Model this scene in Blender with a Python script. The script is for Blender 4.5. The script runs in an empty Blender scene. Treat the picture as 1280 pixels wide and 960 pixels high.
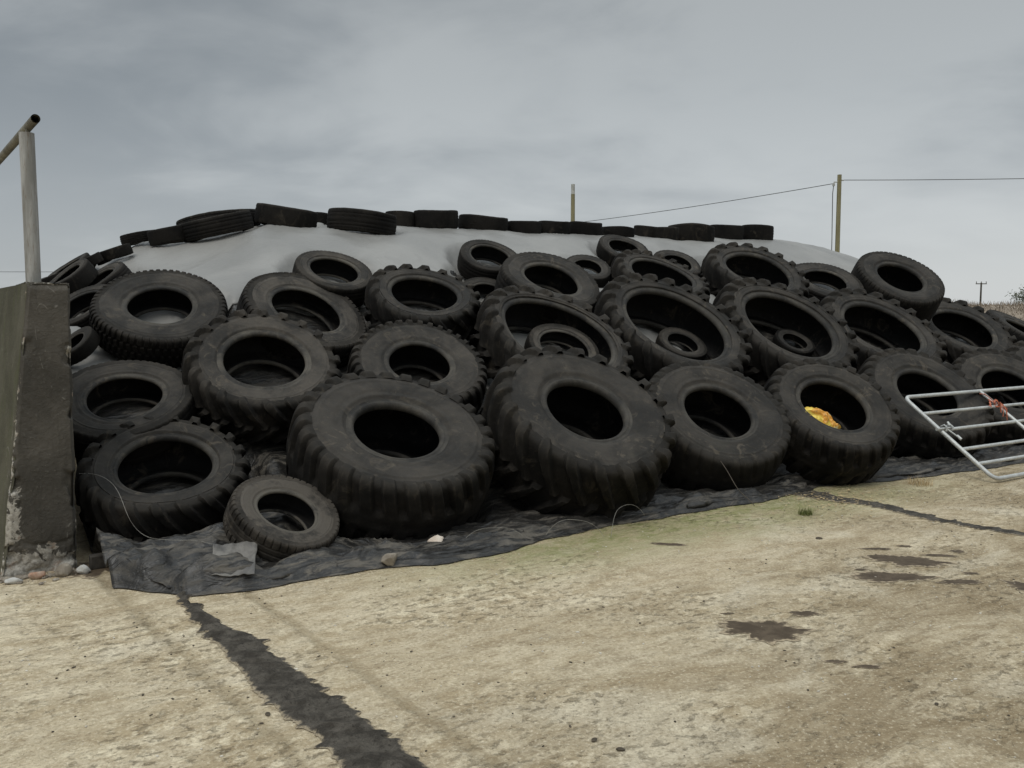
import bpy, math, random
import numpy as np
from mathutils import Vector, Matrix
random.seed(7)
RNG = np.random.RandomState(11)
scene = bpy.context.scene
COL = scene.collection
R_ = math.radians

# ------------------------------------------------------------------ site frame
SA = R_(33.0)
O = np.array([-2.73, 5.40])                      # foot of the clamp wall
U = np.array([math.cos(SA), math.sin(SA)])       # along the foot of the heap
V = np.array([-math.sin(SA), math.cos(SA)])      # into the heap
def xy(u, v):
    u = np.asarray(u, float); v = np.asarray(v, float)
    return O[0] + u*U[0] + v*V[0], O[1] + u*U[1] + v*V[1]
def P3(u, v, z):
    x, y = xy(u, v); return (float(x), float(y), z)

# ------------------------------------------------------------------ numeric noise
def _h(ix, iy, iz, seed):
    n = (ix.astype(np.int64)*374761393 + iy.astype(np.int64)*668265263 + iz.astype(np.int64)*2147483647 + seed*1274126177) & 0xffffffff
    n = ((n ^ (n >> 13))*1274126177) & 0xffffffff
    n = n ^ (n >> 16)
    return (n & 0xffffff)/float(0xffffff)
def vn(x, y, z=0.0, seed=0):
    x, y, z = np.broadcast_arrays(np.asarray(x, float), np.asarray(y, float), np.asarray(z, float))
    xi, yi, zi = np.floor(x), np.floor(y), np.floor(z)
    fx, fy, fz = x-xi, y-yi, z-zi
    fx = fx*fx*fx*(fx*(fx*6-15)+10); fy = fy*fy*fy*(fy*(fy*6-15)+10); fz = fz*fz*fz*(fz*(fz*6-15)+10)
    r = 0
    for dx in (0, 1):
        for dy in (0, 1):
            for dz in (0, 1):
                w = (fx if dx else 1-fx)*(fy if dy else 1-fy)*(fz if dz else 1-fz)
                r = r + w*_h(xi+dx, yi+dy, zi+dz, seed)
    return r
def fbm(x, y, z=0.0, seed=0, o=4):
    r = 0; a = .5; t = 0; f = 1.0
    for k in range(o):
        r = r + a*vn(np.asarray(x)*f, np.asarray(y)*f, np.asarray(z)*f, seed+k*17); t += a; a *= .5; f *= 2.03
    return r/t
def ridge(x, y, seed=0, p=2.0):
    return (1-np.abs(2*fbm(x, y, 0, seed, 2)-1))**p
def crease(x, y, f, seed, n=4, asp=1.0):
    r = np.random.RandomState(seed); z = 0
    for k in range(n):
        a = r.rand()*np.pi; q = f*(.6+.9*r.rand())*(np.cos(a)*x+np.sin(a)*y*asp)+r.rand()*9+.8*vn(x*f*.5, y*f*.5, 0, seed+k)
        z = z+np.abs(2*(q-np.floor(q))-1)*(.5+.5*vn(x*f*.3, y*f*.3, 0, seed+31+k))
    return z/n*1.4
def sstep(a, b, x):
    t = np.clip((x-a)/(b-a), 0, 1); return t*t*(3-2*t)

# ------------------------------------------------------------------ mesh helpers
def raw_mesh(name, verts, loops, sizes, smooth=True, sharp=None):
    me = bpy.data.meshes.new(name)
    verts = np.asarray(verts, np.float32).reshape(-1, 3)
    loops = np.asarray(loops, np.int32).ravel(); sizes = np.asarray(sizes, np.int32)
    me.vertices.add(len(verts)); me.vertices.foreach_set('co', verts.ravel())
    me.loops.add(len(loops)); me.loops.foreach_set('vertex_index', loops)
    me.polygons.add(len(sizes))
    st = np.zeros(len(sizes), np.int32); st[1:] = np.cumsum(sizes)[:-1]
    me.polygons.foreach_set('loop_start', st)
    me.update(calc_edges=True)
    me.polygons.foreach_set('use_smooth', np.full(len(sizes), smooth))
    me.validate()
    if sharp is not None: me.set_sharp_from_angle(angle=R_(sharp))
    return me
def grid_faces(nu, nv, wrap=False, mask=None):
    i = np.arange(nu if wrap else nu-1); j = np.arange(nv-1)
    I, J = np.meshgrid(i, j, indexing='ij'); I2 = (I+1) % nu
    q = np.stack([I*nv+J, I2*nv+J, I2*nv+J+1, I*nv+J+1], -1)
    q = q.reshape(-1, 4) if mask is None else q[mask]
    return q
def grid_mesh(name, P, wrap=False, mask=None, smooth=True, sharp=None, flip=False):
    nu, nv = P.shape[:2]
    q = grid_faces(nu, nv, wrap, mask)
    if flip: q = q[:, ::-1]
    return raw_mesh(name, P, q, np.full(len(q), 4), smooth, sharp)
class MB:
    """collects primitives into ONE mesh"""
    def __init__(s): s.v = []; s.f = []
    def add(s, vs, fs):
        b = len(s.v); s.v += [tuple(v) for v in vs]; s.f += [tuple(b+i for i in f) for f in fs]
    def tube(s, pts, r, n=10, caps=True, rs=None):
        pts = [Vector(p) for p in pts]; vs = []; k = len(pts); ref = None
        for i, p in enumerate(pts):
            t = (pts[min(i+1, k-1)]-pts[max(i-1, 0)]).normalized()
            if ref is None: ref = t.orthogonal().normalized()
            ref = (ref - t*ref.dot(t)).normalized(); b = t.cross(ref)
            rr = rs[i] if rs else r
            for a in range(n):
                an = 2*math.pi*a/n; vs.append(p + ref*math.cos(an)*rr + b*math.sin(an)*rr)
        fs = [(i*n+a, i*n+(a+1) % n, (i+1)*n+(a+1) % n, (i+1)*n+a) for i in range(k-1) for a in range(n)]
        if caps: fs += [tuple(range(n))[::-1], tuple((k-1)*n+a for a in range(n))]
        s.add(vs, fs)
    def box(s, c, d, rot=None):
        c = Vector(c); vs = []
        for x in (-1, 1):
            for y in (-1, 1):
                for z in (-1, 1):
                    p = Vector((x*d[0]/2, y*d[1]/2, z*d[2]/2))
                    if rot is not None: p = rot @ p
                    vs.append(c+p)
        s.add(vs, [(0,1,3,2),(4,6,7,5),(0,4,5,1),(2,3,7,6),(0,2,6,4),(1,5,7,3)])
    def mesh(s, name, smooth=True, sharp=40):
        fl = [len(f) for f in s.f]; lo = [i for f in s.f for i in f]
        return raw_mesh(name, np.array(s.v), lo, fl, smooth, sharp)
def link(name, me, mat=None, parent=None, loc=(0,0,0), rot=None):
    o = bpy.data.objects.new(name, me); COL.objects.link(o)
    if mat is not None:
        me.materials.append(mat)
    if parent is not None: o.parent = parent
    o.location = loc
    if rot is not None: o.rotation_euler = rot
    return o
def empty(name, loc, M=None):
    o = bpy.data.objects.new(name, None); COL.objects.link(o); o.empty_display_size = .1
    if M is None: o.location = loc
    else: o.matrix_world = M
    return o
def tag(o, label=None, cat=None, group=None, kind=None):
    if label: o['label'] = label
    if cat: o['category'] = cat
    if group: o['group'] = group
    if kind: o['kind'] = kind
    return o

# ------------------------------------------------------------------ materials
class NT:
    def __init__(s, name):
        s.m = bpy.data.materials.new(name); s.m.use_nodes = True; s.t = s.m.node_tree; s.t.nodes.clear()
        s.out = s.t.nodes.new('ShaderNodeOutputMaterial'); s.b = s.n('ShaderNodeBsdfPrincipled')
        s.l(s.b.outputs[0], s.out.inputs[0]); s.co = s.n('ShaderNodeTexCoord')
    def n(s, ty, **k):
        o = s.t.nodes.new(ty)
        for a, b in k.items(): setattr(o, a, b)
        return o
    def l(s, a, b): s.t.links.new(a, b)
    def put(s, inp, v):
        if hasattr(v, 'links') or hasattr(v, 'is_linked'): s.l(v, inp)
        else: inp.default_value = v
    def mapv(s, vec, scale=(1,1,1), loc=(0,0,0), rot=(0,0,0)):
        m = s.n('ShaderNodeMapping'); s.l(vec, m.inputs[0]); m.inputs['Scale'].default_value = scale
        m.inputs['Location'].default_value = loc; m.inputs['Rotation'].default_value = rot
        return m.outputs[0]
    def noise(s, vec, scale, detail=4, rough=.55, dist=0.0):
        o = s.n('ShaderNodeTexNoise'); s.l(vec, o.inputs['Vector']); o.inputs['Scale'].default_value = scale
        o.inputs['Detail'].default_value = detail; o.inputs['Roughness'].default_value = rough; o.inputs['Distortion'].default_value = dist
        return o.outputs[0]
    def voro(s, vec, scale, feature='F1'):
        o = s.n('ShaderNodeTexVoronoi', feature=feature); s.l(vec, o.inputs['Vector']); o.inputs['Scale'].default_value = scale
        return o.outputs[0]
    def ramp(s, f, a, b, lo=0.0, hi=1.0):
        o = s.n('ShaderNodeMapRange', interpolation_type='SMOOTHSTEP'); s.put(o.inputs[0], f)
        o.inputs[1].default_value = a; o.inputs[2].default_value = b; o.inputs[3].default_value = lo; o.inputs[4].default_value = hi
        return o.outputs[0]
    def math(s, op, a, b=0.0, c=0.0):
        o = s.n('ShaderNodeMath', operation=op); s.put(o.inputs[0], a); s.put(o.inputs[1], b); s.put(o.inputs[2], c); return o.outputs[0]
    def mix(s, f, a, b):
        o = s.n('ShaderNodeMix', data_type='RGBA'); s.put(o.inputs[0], f)
        for i, v in ((6, a), (7, b)):
            if isinstance(v, tuple): o.inputs[i].default_value = (*v, 1) if len(v) == 3 else v
            else: s.l(v, o.inputs[i])
        return o.outputs[2]
    def bump(s, h, strength=.3, dist=.01, nrm=None):
        o = s.n('ShaderNodeBump'); s.put(o.inputs['Strength'], strength); o.inputs['Distance'].default_value = dist
        s.l(h, o.inputs['Height'])
        if nrm is not None: s.l(nrm, o.inputs['Normal'])
        return o.outputs[0]
    def done(s, col=None, rough=None, nrm=None, metal=None, spec=None):
        if col is not None:
            if isinstance(col, tuple): s.b.inputs['Base Color'].default_value = (*col, 1)
            else: s.l(col, s.b.inputs['Base Color'])
        if rough is not None: s.put(s.b.inputs['Roughness'], rough)
        if nrm is not None: s.l(nrm, s.b.inputs['Normal'])
        if metal is not None: s.put(s.b.inputs['Metallic'], metal)
        if spec is not None: s.put(s.b.inputs['Specular IOR Level'], spec)
        return s.m
def M_rubber(name, base, dust, amt, rough=.8, spec=.22, shoulder=None, mud=.55):
    t = NT(name); oi = t.n('ShaderNodeObjectInfo')
    off = t.n('ShaderNodeVectorMath', operation='ADD'); t.l(t.co.outputs['Object'], off.inputs[0])
    cb = t.n('ShaderNodeCombineXYZ'); r = t.math('MULTIPLY', oi.outputs['Random'], 40.0)
    for i in range(3): t.l(r, cb.inputs[i])
    t.l(cb.outputs[0], off.inputs[1]); v = off.outputs[0]
    n1 = t.noise(v, 2.6, 6, .62, .3); n2 = t.noise(v, 22, 5, .65); n3 = t.noise(v, 130, 3, .6)
    sep = t.n('ShaderNodeSeparateColor'); t.l(oi.outputs['Color'], sep.inputs[0])
    d = t.math('MULTIPLY', t.ramp(n1, .35, .68), amt)
    d = t.math('ADD', d, t.math('MULTIPLY', t.ramp(n2, .48, .72), amt*.45))
    d = t.math('MULTIPLY', d, sep.outputs[0])
    if shoulder:
        at = t.n('ShaderNodeAttribute', attribute_name='shoulder'); base = t.mix(at.outputs['Fac'], base, shoulder)
        d = t.math('MULTIPLY', d, t.math('MULTIPLY_ADD', at.outputs['Fac'], .6, .7))
    c = t.mix(d, base, dust)
    n4 = t.noise(t.mapv(v, (1, 1, .6)), 6.5, 8, .7, 1.2); n5 = t.noise(v, 1.4, 4, .6, .6)
    c = t.mix(t.math('MULTIPLY', t.ramp(n4, .53, .66), t.math('MULTIPLY', t.ramp(n5, .42, .6), mud)), c, (.105, .088, .066))      # dried mud
    c = t.mix(t.math('MULTIPLY', t.ramp(n4, .46, .36), t.math('MULTIPLY', t.ramp(n5, .55, .70), mud*.5)), c, (.036, .037, .026))   # thin algae
    sp = t.math('MULTIPLY', t.ramp(n3, .70, .76), t.ramp(n1, .52, .62))
    c = t.mix(t.math('MULTIPLY', sp, .55), c, (.13, .12, .105))
    vs = t.mapv(v, (5, 5, 5)); sc = t.ramp(t.voro(vs, 9), .02, .0)
    c = t.mix(t.math('MULTIPLY', sc, .5), c, (.25, .24, .22))
    ge = t.n('ShaderNodeNewGeometry'); edge_mix = t.math('MULTIPLY', t.ramp(ge.outputs['Pointiness'], .515, .60), t.ramp(n2, .35, .6))
    c = t.mix(t.math('MULTIPLY', edge_mix, .55), c, dust)          # convex edges lightened, broken up by noise
    h = t.math('ADD', t.math('MULTIPLY', n2, .7), t.math('MULTIPLY', n3, .35)); h = t.math('ADD', h, t.math('MULTIPLY', n4, .8))
    return t.done(c, t.ramp(n2, .3, .7, rough-.05, rough+.12), t.bump(h, .55, .009), spec=spec)
DUST = (.078, .068, .056)
m_side = M_rubber('sidewall_rubber', (.0190, .0176, .0156), DUST, .46)
m_tread = M_rubber('tread_rubber_shaded', (.0058, .0054, .0050), (.055, .048, .040), .30, .84, .12, (.0185, .0172, .0152), .26)  # same rubber as the sidewall; tread shade put into the darker base colour
m_inner = M_rubber('inner_rubber_shaded', (.0065, .0065, .0068), (.020, .019, .018), .4, .75)  # liner colour darkened to deepen the shade inside the holes
m_bead = M_rubber('bead_rubber', (.019, .018, .0165), (.085, .076, .062), .6, .75)

def M_ground():
    t = NT('yard_concrete'); g = t.co.outputs['Object']
    ax = t.mapv(g, (1, 1, 1), rot=(0, 0, -SA))             # x along the heap foot, y into it
    str_ = t.mapv(ax, (.75, 1.9, 1))
    big = t.noise(g, .6, 5, .6, .4); mid = t.noise(str_, 2.6, 8, .68, .6); fin = t.noise(t.mapv(g, (1, .8, 1)), 13, 7, .72, .3); grit = t.noise(g, 60, 5, .7)
    px = t.n('ShaderNodeSeparateXYZ'); t.l(g, px.inputs[0]); X = px.outputs[0]; Y = px.outputs[1]
    zone = t.noise(t.mapv(ax, (1, 1.3, 1), loc=(5.5, 2, 0)), .9, 4, .6, .5)           # where the skin of the slab has broken up
    c = t.mix(t.ramp(mid, .36, .64), (.395, .325, .22), (.53, .465, .35))
    c = t.mix(t.math('MULTIPLY', t.ramp(fin, .47, .62), t.ramp(zone, .35, .65, .35, .95)), c, (.68, .61, .465))
    mot = t.noise(t.mapv(ax, (.8, 1.5, 1), loc=(7, 1, 0)), 8, 9, .78, .4)
    c = t.mix(t.math('MULTIPLY', t.ramp(mot, .50, .62), .5), c, (.27, .21, .13))
    # old scraped muck, in drawn-out patches
    near = t.math('SUBTRACT', t.math('MULTIPLY', X, .55), t.math('MULTIPLY', Y, .42))
    wr = t.ramp(t.math('ADD', near, t.math('MULTIPLY', big, 1.8)), -1.2, .8)
    s2 = t.noise(t.mapv(ax, (.6, 1.35, 1), loc=(3.1, 1.7, 0)), 1.5, 10, .74, .9); s3 = t.noise(t.mapv(ax, (.7, 2.2, 1), loc=(1.1, 4.7, 0)), 4.2, 10, .76, .7)
    muck = t.math('MULTIPLY', t.ramp(s2, .43, .64), t.ramp(fin, .28, .60, .35, 1.0))
    c = t.mix(t.math('MULTIPLY', muck, t.math('MULTIPLY_ADD', wr, .58, .28)), c, (.215, .16, .092))
    c = t.mix(t.math('MULTIPLY', t.ramp(s3, .49, .64), t.math('MULTIPLY_ADD', wr, .48, .28)), c, (.165, .122, .07))
    c = t.mix(t.math('MULTIPLY', t.math('MULTIPLY', wr, t.ramp(s2, .36, .56, .35, 1.0)), .55), c, (.205, .158, .095))
    pale = t.noise(t.mapv(ax, (.8, 1.2, 1), loc=(9, 3, 0)), 1.1, 6, .62, .5)
    c = t.mix(t.math('MULTIPLY', t.ramp(pale, .52, .64), .38), c, (.60, .555, .455))
    # broken pale pock marks and dark pits
    pit = t.noise(t.mapv(ax, (1, 1.5, 1)), 15, 6, .66, .3); pt = t.math('MULTIPLY', t.ramp(pit, .53, .68), t.ramp(zone, .38, .62, .1, 1.0))
    c = t.mix(t.math('MULTIPLY', pt, .50), c, (.235, .185, .115))
    c = t.mix(t.math('MULTIPLY', t.ramp(grit, .52, .62), .45), c, (.23, .18, .115))
    c = t.mix(t.math('MULTIPLY', t.ramp(grit, .46, .34), .55), c, (.72, .655, .52))
    dk = t.noise(t.mapv(ax, (.8, 1.6, 1), loc=(2, 9, 0)), 30, 6, .75)
    c = t.mix(t.math('MULTIPLY', t.ramp(dk, .55, .63), t.ramp(s2, .35, .6, .2, .7)), c, (.15, .118, .074))
    # green algae on the damp strip in front of the sheet
    sx = t.n('ShaderNodeSeparateXYZ'); t.l(ax, sx.inputs[0]); au, av = sx.outputs[0], sx.outputs[1]
    u0 = O[0]*math.cos(SA)+O[1]*math.sin(SA); v0 = -O[0]*math.sin(SA)+O[1]*math.cos(SA)
    vv = t.math('SUBTRACT', av, v0); uu = t.math('SUBTRACT', au, u0)
    band = t.math('MULTIPLY', t.ramp(vv, -2.15, -1.25), t.math('MULTIPLY', t.ramp(uu, 1.0, 3.0), t.ramp(uu, 8.5, 5.0)))
    al = t.math('MULTIPLY', band, t.math('MULTIPLY', t.ramp(t.math('ADD', mid, t.math('MULTIPLY', fin, .5)), .48, .80), t.ramp(mot, .60, .42, .5, 1.0)))
    c = t.mix(t.math('MULTIPLY', al, .9), c, (.165, .175, .060))
    # day joints of the pour, running out from under the heap
    h = t.math('MULTIPLY_ADD', fin, .6, t.math('MULTIPLY', grit, .45))
    wob = t.math('MULTIPLY', t.math('SUBTRACT', t.noise(ax, 3.2, 7, .75), .5), .16)
    for uj, vs, w in ((.0, -.105, .035), (.62, -.08, .030), (2.9, 0.0, .03)):
        d = t.math('SUBTRACT', t.math('ADD', uu, wob), t.math('MULTIPLY_ADD', vv, vs, uj))
        d = t.math('ABSOLUTE', d)
        j = t.math('MULTIPLY', t.ramp(d, w*1.6, w*.2), t.ramp(mid, .3, .6, .35, 1.0))
        if uj > 2: j = t.math('MULTIPLY', j, .35)
        c = t.mix(t.math('MULTIPLY', t.math('MULTIPLY', j, .6), t.ramp(fin, .35, .6, .35, 1.0)), c, (.20, .155, .09)); h = t.math('SUBTRACT', h, t.math('MULTIPLY', j, .5))
    h = t.math('SUBTRACT', h, t.math('MULTIPLY', pt, .5))
    mu = t.n('ShaderNodeMix', data_type='RGBA', blend_type='MULTIPLY'); mu.inputs[0].default_value = 1; t.l(c, mu.inputs[6]); mu.inputs[7].default_value = (1.13, 1.10, 1.035, 1)
    return t.done(mu.outputs[2], t.ramp(fin, .3, .7, .78, .95), t.bump(h, .9, .03), spec=.25)
def M_simple(name, a, b, scale, rough=.8, bump=.4, bd=.01, lo=.35, hi=.65, metal=None, spec=.4, stretch=(1,1,1), b2=None):
    t = NT(name); v = t.mapv(t.co.outputs['Object'], stretch)
    n1 = t.noise(v, scale, 6, .62, .2); n2 = t.noise(v, scale*7, 4, .6)
    c = t.mix(t.ramp(n1, lo, hi), a, b)
    if b2: c = t.mix(t.math('MULTIPLY', t.ramp(n2, .55, .7), .7), c, b2)
    return t.done(c, rough, t.bump(t.math('ADD', n1, t.math('MULTIPLY', n2, .4)), bump, bd), metal=metal, spec=spec)
m_ground = M_ground()
m_field = M_simple('field_grass', (.045, .06, .022), (.09, .10, .04), 1.3, .95, .6, .1)
def M_edge(name, a, b, rim, scale, rough, spec, b2, bump, bd, spread=.55):
    t = NT(name); g = t.co.outputs['Object']; e = t.n('ShaderNodeAttribute', attribute_name='edge').outputs['Fac']
    n1 = t.noise(g, scale, 7, .68, .4); n2 = t.noise(g, scale*6, 5, .65); n3 = t.noise(g, scale*2.6, 6, .7)
    c = t.mix(t.ramp(n1, .38, .64), a, b); c = t.mix(t.math('MULTIPLY', t.ramp(n2, .54, .68), .7), c, b2)
    k = t.ramp(t.math('ADD', e, t.math('MULTIPLY', t.math('SUBTRACT', n3, .5), spread*2)), .70, 1.0)
    c = t.mix(k, c, rim)
    return t.done(c, t.ramp(k, 0, 1, rough, .9), t.bump(t.math('ADD', n1, t.math('MULTIPLY', n2, .35)), bump, bd), spec=spec)
m_damp = M_edge('damp_patch', (.062, .045, .029), (.10, .075, .050), (.37, .30, .205), 12, .7, .18, (.045, .034, .023), .3, .006)
m_wet = M_edge('wet_slurry', (.050, .043, .034), (.118, .104, .085), (.40, .33, .23), 10, .66, .18, (.022, .018, .013), 1.0, .05, .62)
def M_film():
    t = NT('grey_silage_film'); g = t.co.outputs['Object']
    n1 = t.noise(g, .9, 5, .6, .5); n2 = t.noise(t.mapv(g, (1, 1, .4)), 5, 5, .65, .8); n3 = t.noise(g, 40, 4, .6)
    c = t.mix(t.ramp(n1, .35, .7), (.185, .180, .168), (.250, .243, .228))
    c = t.mix(t.math('MULTIPLY', t.ramp(n2, .54, .76), .26), c, (.145, .14, .133))
    c = t.mix(t.math('MULTIPLY', t.ramp(n3, .6, .75), .25), c, (.13, .122, .11))
    rd = t.math('ABSOLUTE', t.math('SUBTRACT', t.noise(t.mapv(g, (1.4, 1.4, .5)), 2.6, 4, .55, .9), .5)); cr = t.ramp(rd, .03, .0)
    h = t.math('ADD', t.math('ADD', n2, t.math('MULTIPLY', n1, .5)), t.math('MULTIPLY', cr, .06))
    return t.done(c, t.ramp(n1, .3, .7, .36, .52), t.bump(h, .3, .03), spec=.4)
m_film = M_film()
def M_black():
    t = NT('black_plastic_film'); g = t.co.outputs['Object']
    n1 = t.noise(g, 2.2, 5, .6, .6); n2 = t.noise(g, 30, 4, .6, .3); n3 = t.noise(g, 120, 3, .6)
    ax = t.mapv(g, (1, 1, 1), rot=(0, 0, -SA)); n4 = t.noise(t.mapv(ax, (.8, 3.4, 3)), 4.0, 8, .7, .9)
    d = t.math('ADD', t.math('MULTIPLY', t.ramp(n4, .46, .62), t.ramp(n1, .36, .6, .25, .85)), t.math('MULTIPLY', t.ramp(n2, .52, .7), .15))
    c = t.mix(d, (.0165, .0155, .0142), (.120, .106, .086))
    c = t.mix(t.math('MULTIPLY', t.ramp(n3, .62, .74), .4), c, (.18, .155, .12))
    k1 = t.math('ABSOLUTE', t.math('SUBTRACT', t.noise(t.mapv(ax, (.7, 2.6, 1.8)), 4.5, 3, .5, .6), .5)); k2 = t.math('ABSOLUTE', t.math('SUBTRACT', t.noise(t.mapv(ax, (1, 1.7, 1.4), loc=(4, 2, 1)), 16, 3, .5, .8), .5))
    cr = t.math('ADD', t.ramp(k1, .10, .0), t.math('MULTIPLY', t.ramp(k2, .10, .0), .15))
    return t.done(c, t.ramp(n4, .42, .64, .40, .72), t.bump(t.math('ADD', t.math('MULTIPLY', n4, .5), t.math('MULTIPLY', cr, .5)), .42, .020), spec=.42)
m_black = M_black()
m_flap = M_simple('grey_film_dusty', (.085, .080, .074), (.17, .158, .14), 7, .55, .5, .012)
def M_wall(name, dark, dark2, moss, light):
    t = NT(name); g = t.co.outputs['Object']; gx = t.n('ShaderNodeSeparateXYZ'); t.l(g, gx.inputs[0])
    n1 = t.noise(g, 2.2, 7, .65, .4); n2 = t.noise(t.mapv(g, (7, 7, 1.4)), 1.6, 5, .65, .2); n3 = t.noise(g, 45, 5, .65); n4 = t.noise(g, 9, 6, .7, .6)
    c = t.mix(t.ramp(n1, .35, .68), dark, dark2)
    c = t.mix(t.math('MULTIPLY', t.ramp(n2, .48, .72), .55), c, moss)
    c = t.mix(t.math('MULTIPLY', t.ramp(n3, .60, .76), .35), c, light)
    w = t.n('ShaderNodeAttribute', attribute_name='spall'); sp = t.ramp(t.math('ADD', w.outputs['Fac'], t.math('MULTIPLY', t.math('SUBTRACT', n4, .5), 1.7)), .5, .60)
    lc = t.mix(t.ramp(n3, .35, .65), light, (.40, .375, .33)); lc = t.mix(t.math('MULTIPLY', t.ramp(n4, .58, .68), .7), lc, (.20, .135, .095))
    c = t.mix(sp, c, lc)
    # thin pale scrape marks
    mk = t.ramp(t.math('ABSOLUTE', t.math('SUBTRACT', t.noise(t.mapv(g, (1, 1, .5)), 1.7, 3, .5, 1.2), .5)), .008, .0)
    c = t.mix(t.math('MULTIPLY', t.math('MULTIPLY', mk, t.ramp(n4, .5, .6)), .5), c, (.25, .235, .21))
    return t.done(c, .88, t.bump(t.math('ADD', n3, t.math('MULTIPLY', n4, 1.5)), .6, .014), spec=.25)
m_wall = M_wall('weathered_concrete', (.050, .0455, .038), (.092, .083, .070), (.036, .032, .025), (.24, .222, .19))
m_moss = M_wall('mossy_concrete', (.050, .047, .030), (.088, .082, .058), (.062, .070, .024), (.21, .195, .155))
m_galv = M_simple('galvanised_steel', (.40, .41, .40), (.52, .53, .51), 8, .55, .3, .004, metal=.3, b2=(.22, .175, .12))
m_gpost = M_simple('galvanised_post_steel', (.22, .215, .20), (.40, .395, .38), 6, .65, .3, .004, metal=.2, stretch=(2.5, 2.5, .3), b2=(.17, .125, .09))
m_rail = M_simple('rusty_pipe', (.11, .10, .075), (.21, .20, .16), 6, .65, .3, .004, metal=.3, b2=(.09, .06, .04))
m_wood = M_simple('pole_wood', (.17, .15, .085), (.25, .225, .13), 3, .9, .5, .02, stretch=(6, 6, .5), b2=(.10, .09, .05))
m_pale = M_simple('weathered_pole_cap', (.30, .30, .28), (.42, .42, .40), 5, .8)
m_cable = M_simple('black_cable', (.05, .05, .052), (.10, .10, .10), 3, .6)
m_stone = M_simple('pale_stone', (.50, .41, .33), (.62, .55, .47), 9, .85, .6, .012, b2=(.33, .25, .18))
m_white = M_simple('white_stone', (.36, .35, .32), (.52, .51, .48), 12, .85, .5, .01)
m_brownstone = M_simple('muddy_stone', (.16, .135, .105), (.30, .265, .215), 10, .9, .7, .012)
m_brick = M_simple('brick_rubble', (.30, .17, .11), (.42, .33, .26), 12, .9, .7, .01)
m_twine = M_simple('orange_twine', (.36, .095, .05), (.48, .16, .085), 30, .6)
m_string = M_simple('pale_string', (.17, .16, .14), (.26, .245, .215), 20, .7)
m_grass = M_simple('grass_blade', (.075, .095, .02), (.14, .15, .04), 20, .85)
m_dry = M_simple('dry_straw', (.34, .25, .13), (.48, .37, .21), 15, .9)
m_brack = M_simple('dead_bracken', (.18, .145, .11), (.29, .24, .185), .9, .95)
m_leaf = M_simple('dark_foliage', (.038, .045, .028), (.085, .09, .055), 1.6, .85)
m_bark = M_simple('bark', (.05, .042, .032), (.09, .075, .058), 8, .9)
m_crumb = M_simple('muck_crumb', (.04, .032, .022), (.10, .08, .055), 15, .9)
m_grit = M_simple('grit', (.38, .34, .27), (.60, .56, .48), 15, .9)
def M_bag():
    t = NT('printed_feed_bag'); g = t.co.outputs['Object']
    n1 = t.noise(g, 7, 3, .5, .8); n2 = t.noise(g, 19, 4, .6, 1.0); n3 = t.noise(g, 11, 2, .5, .4)
    c = t.mix(t.ramp(n1, .42, .56), (.74, .57, .10), (.62, .30, .045))
    c = t.mix(t.ramp(n3, .60, .68), c, (.68, .60, .30))
    c = t.mix(t.math('MULTIPLY', t.ramp(n2, .62, .67), .8), c, (.10, .11, .06))
    return t.done(c, .4, t.bump(n2, .4, .01), spec=.45)
m_bag = M_bag()

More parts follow.
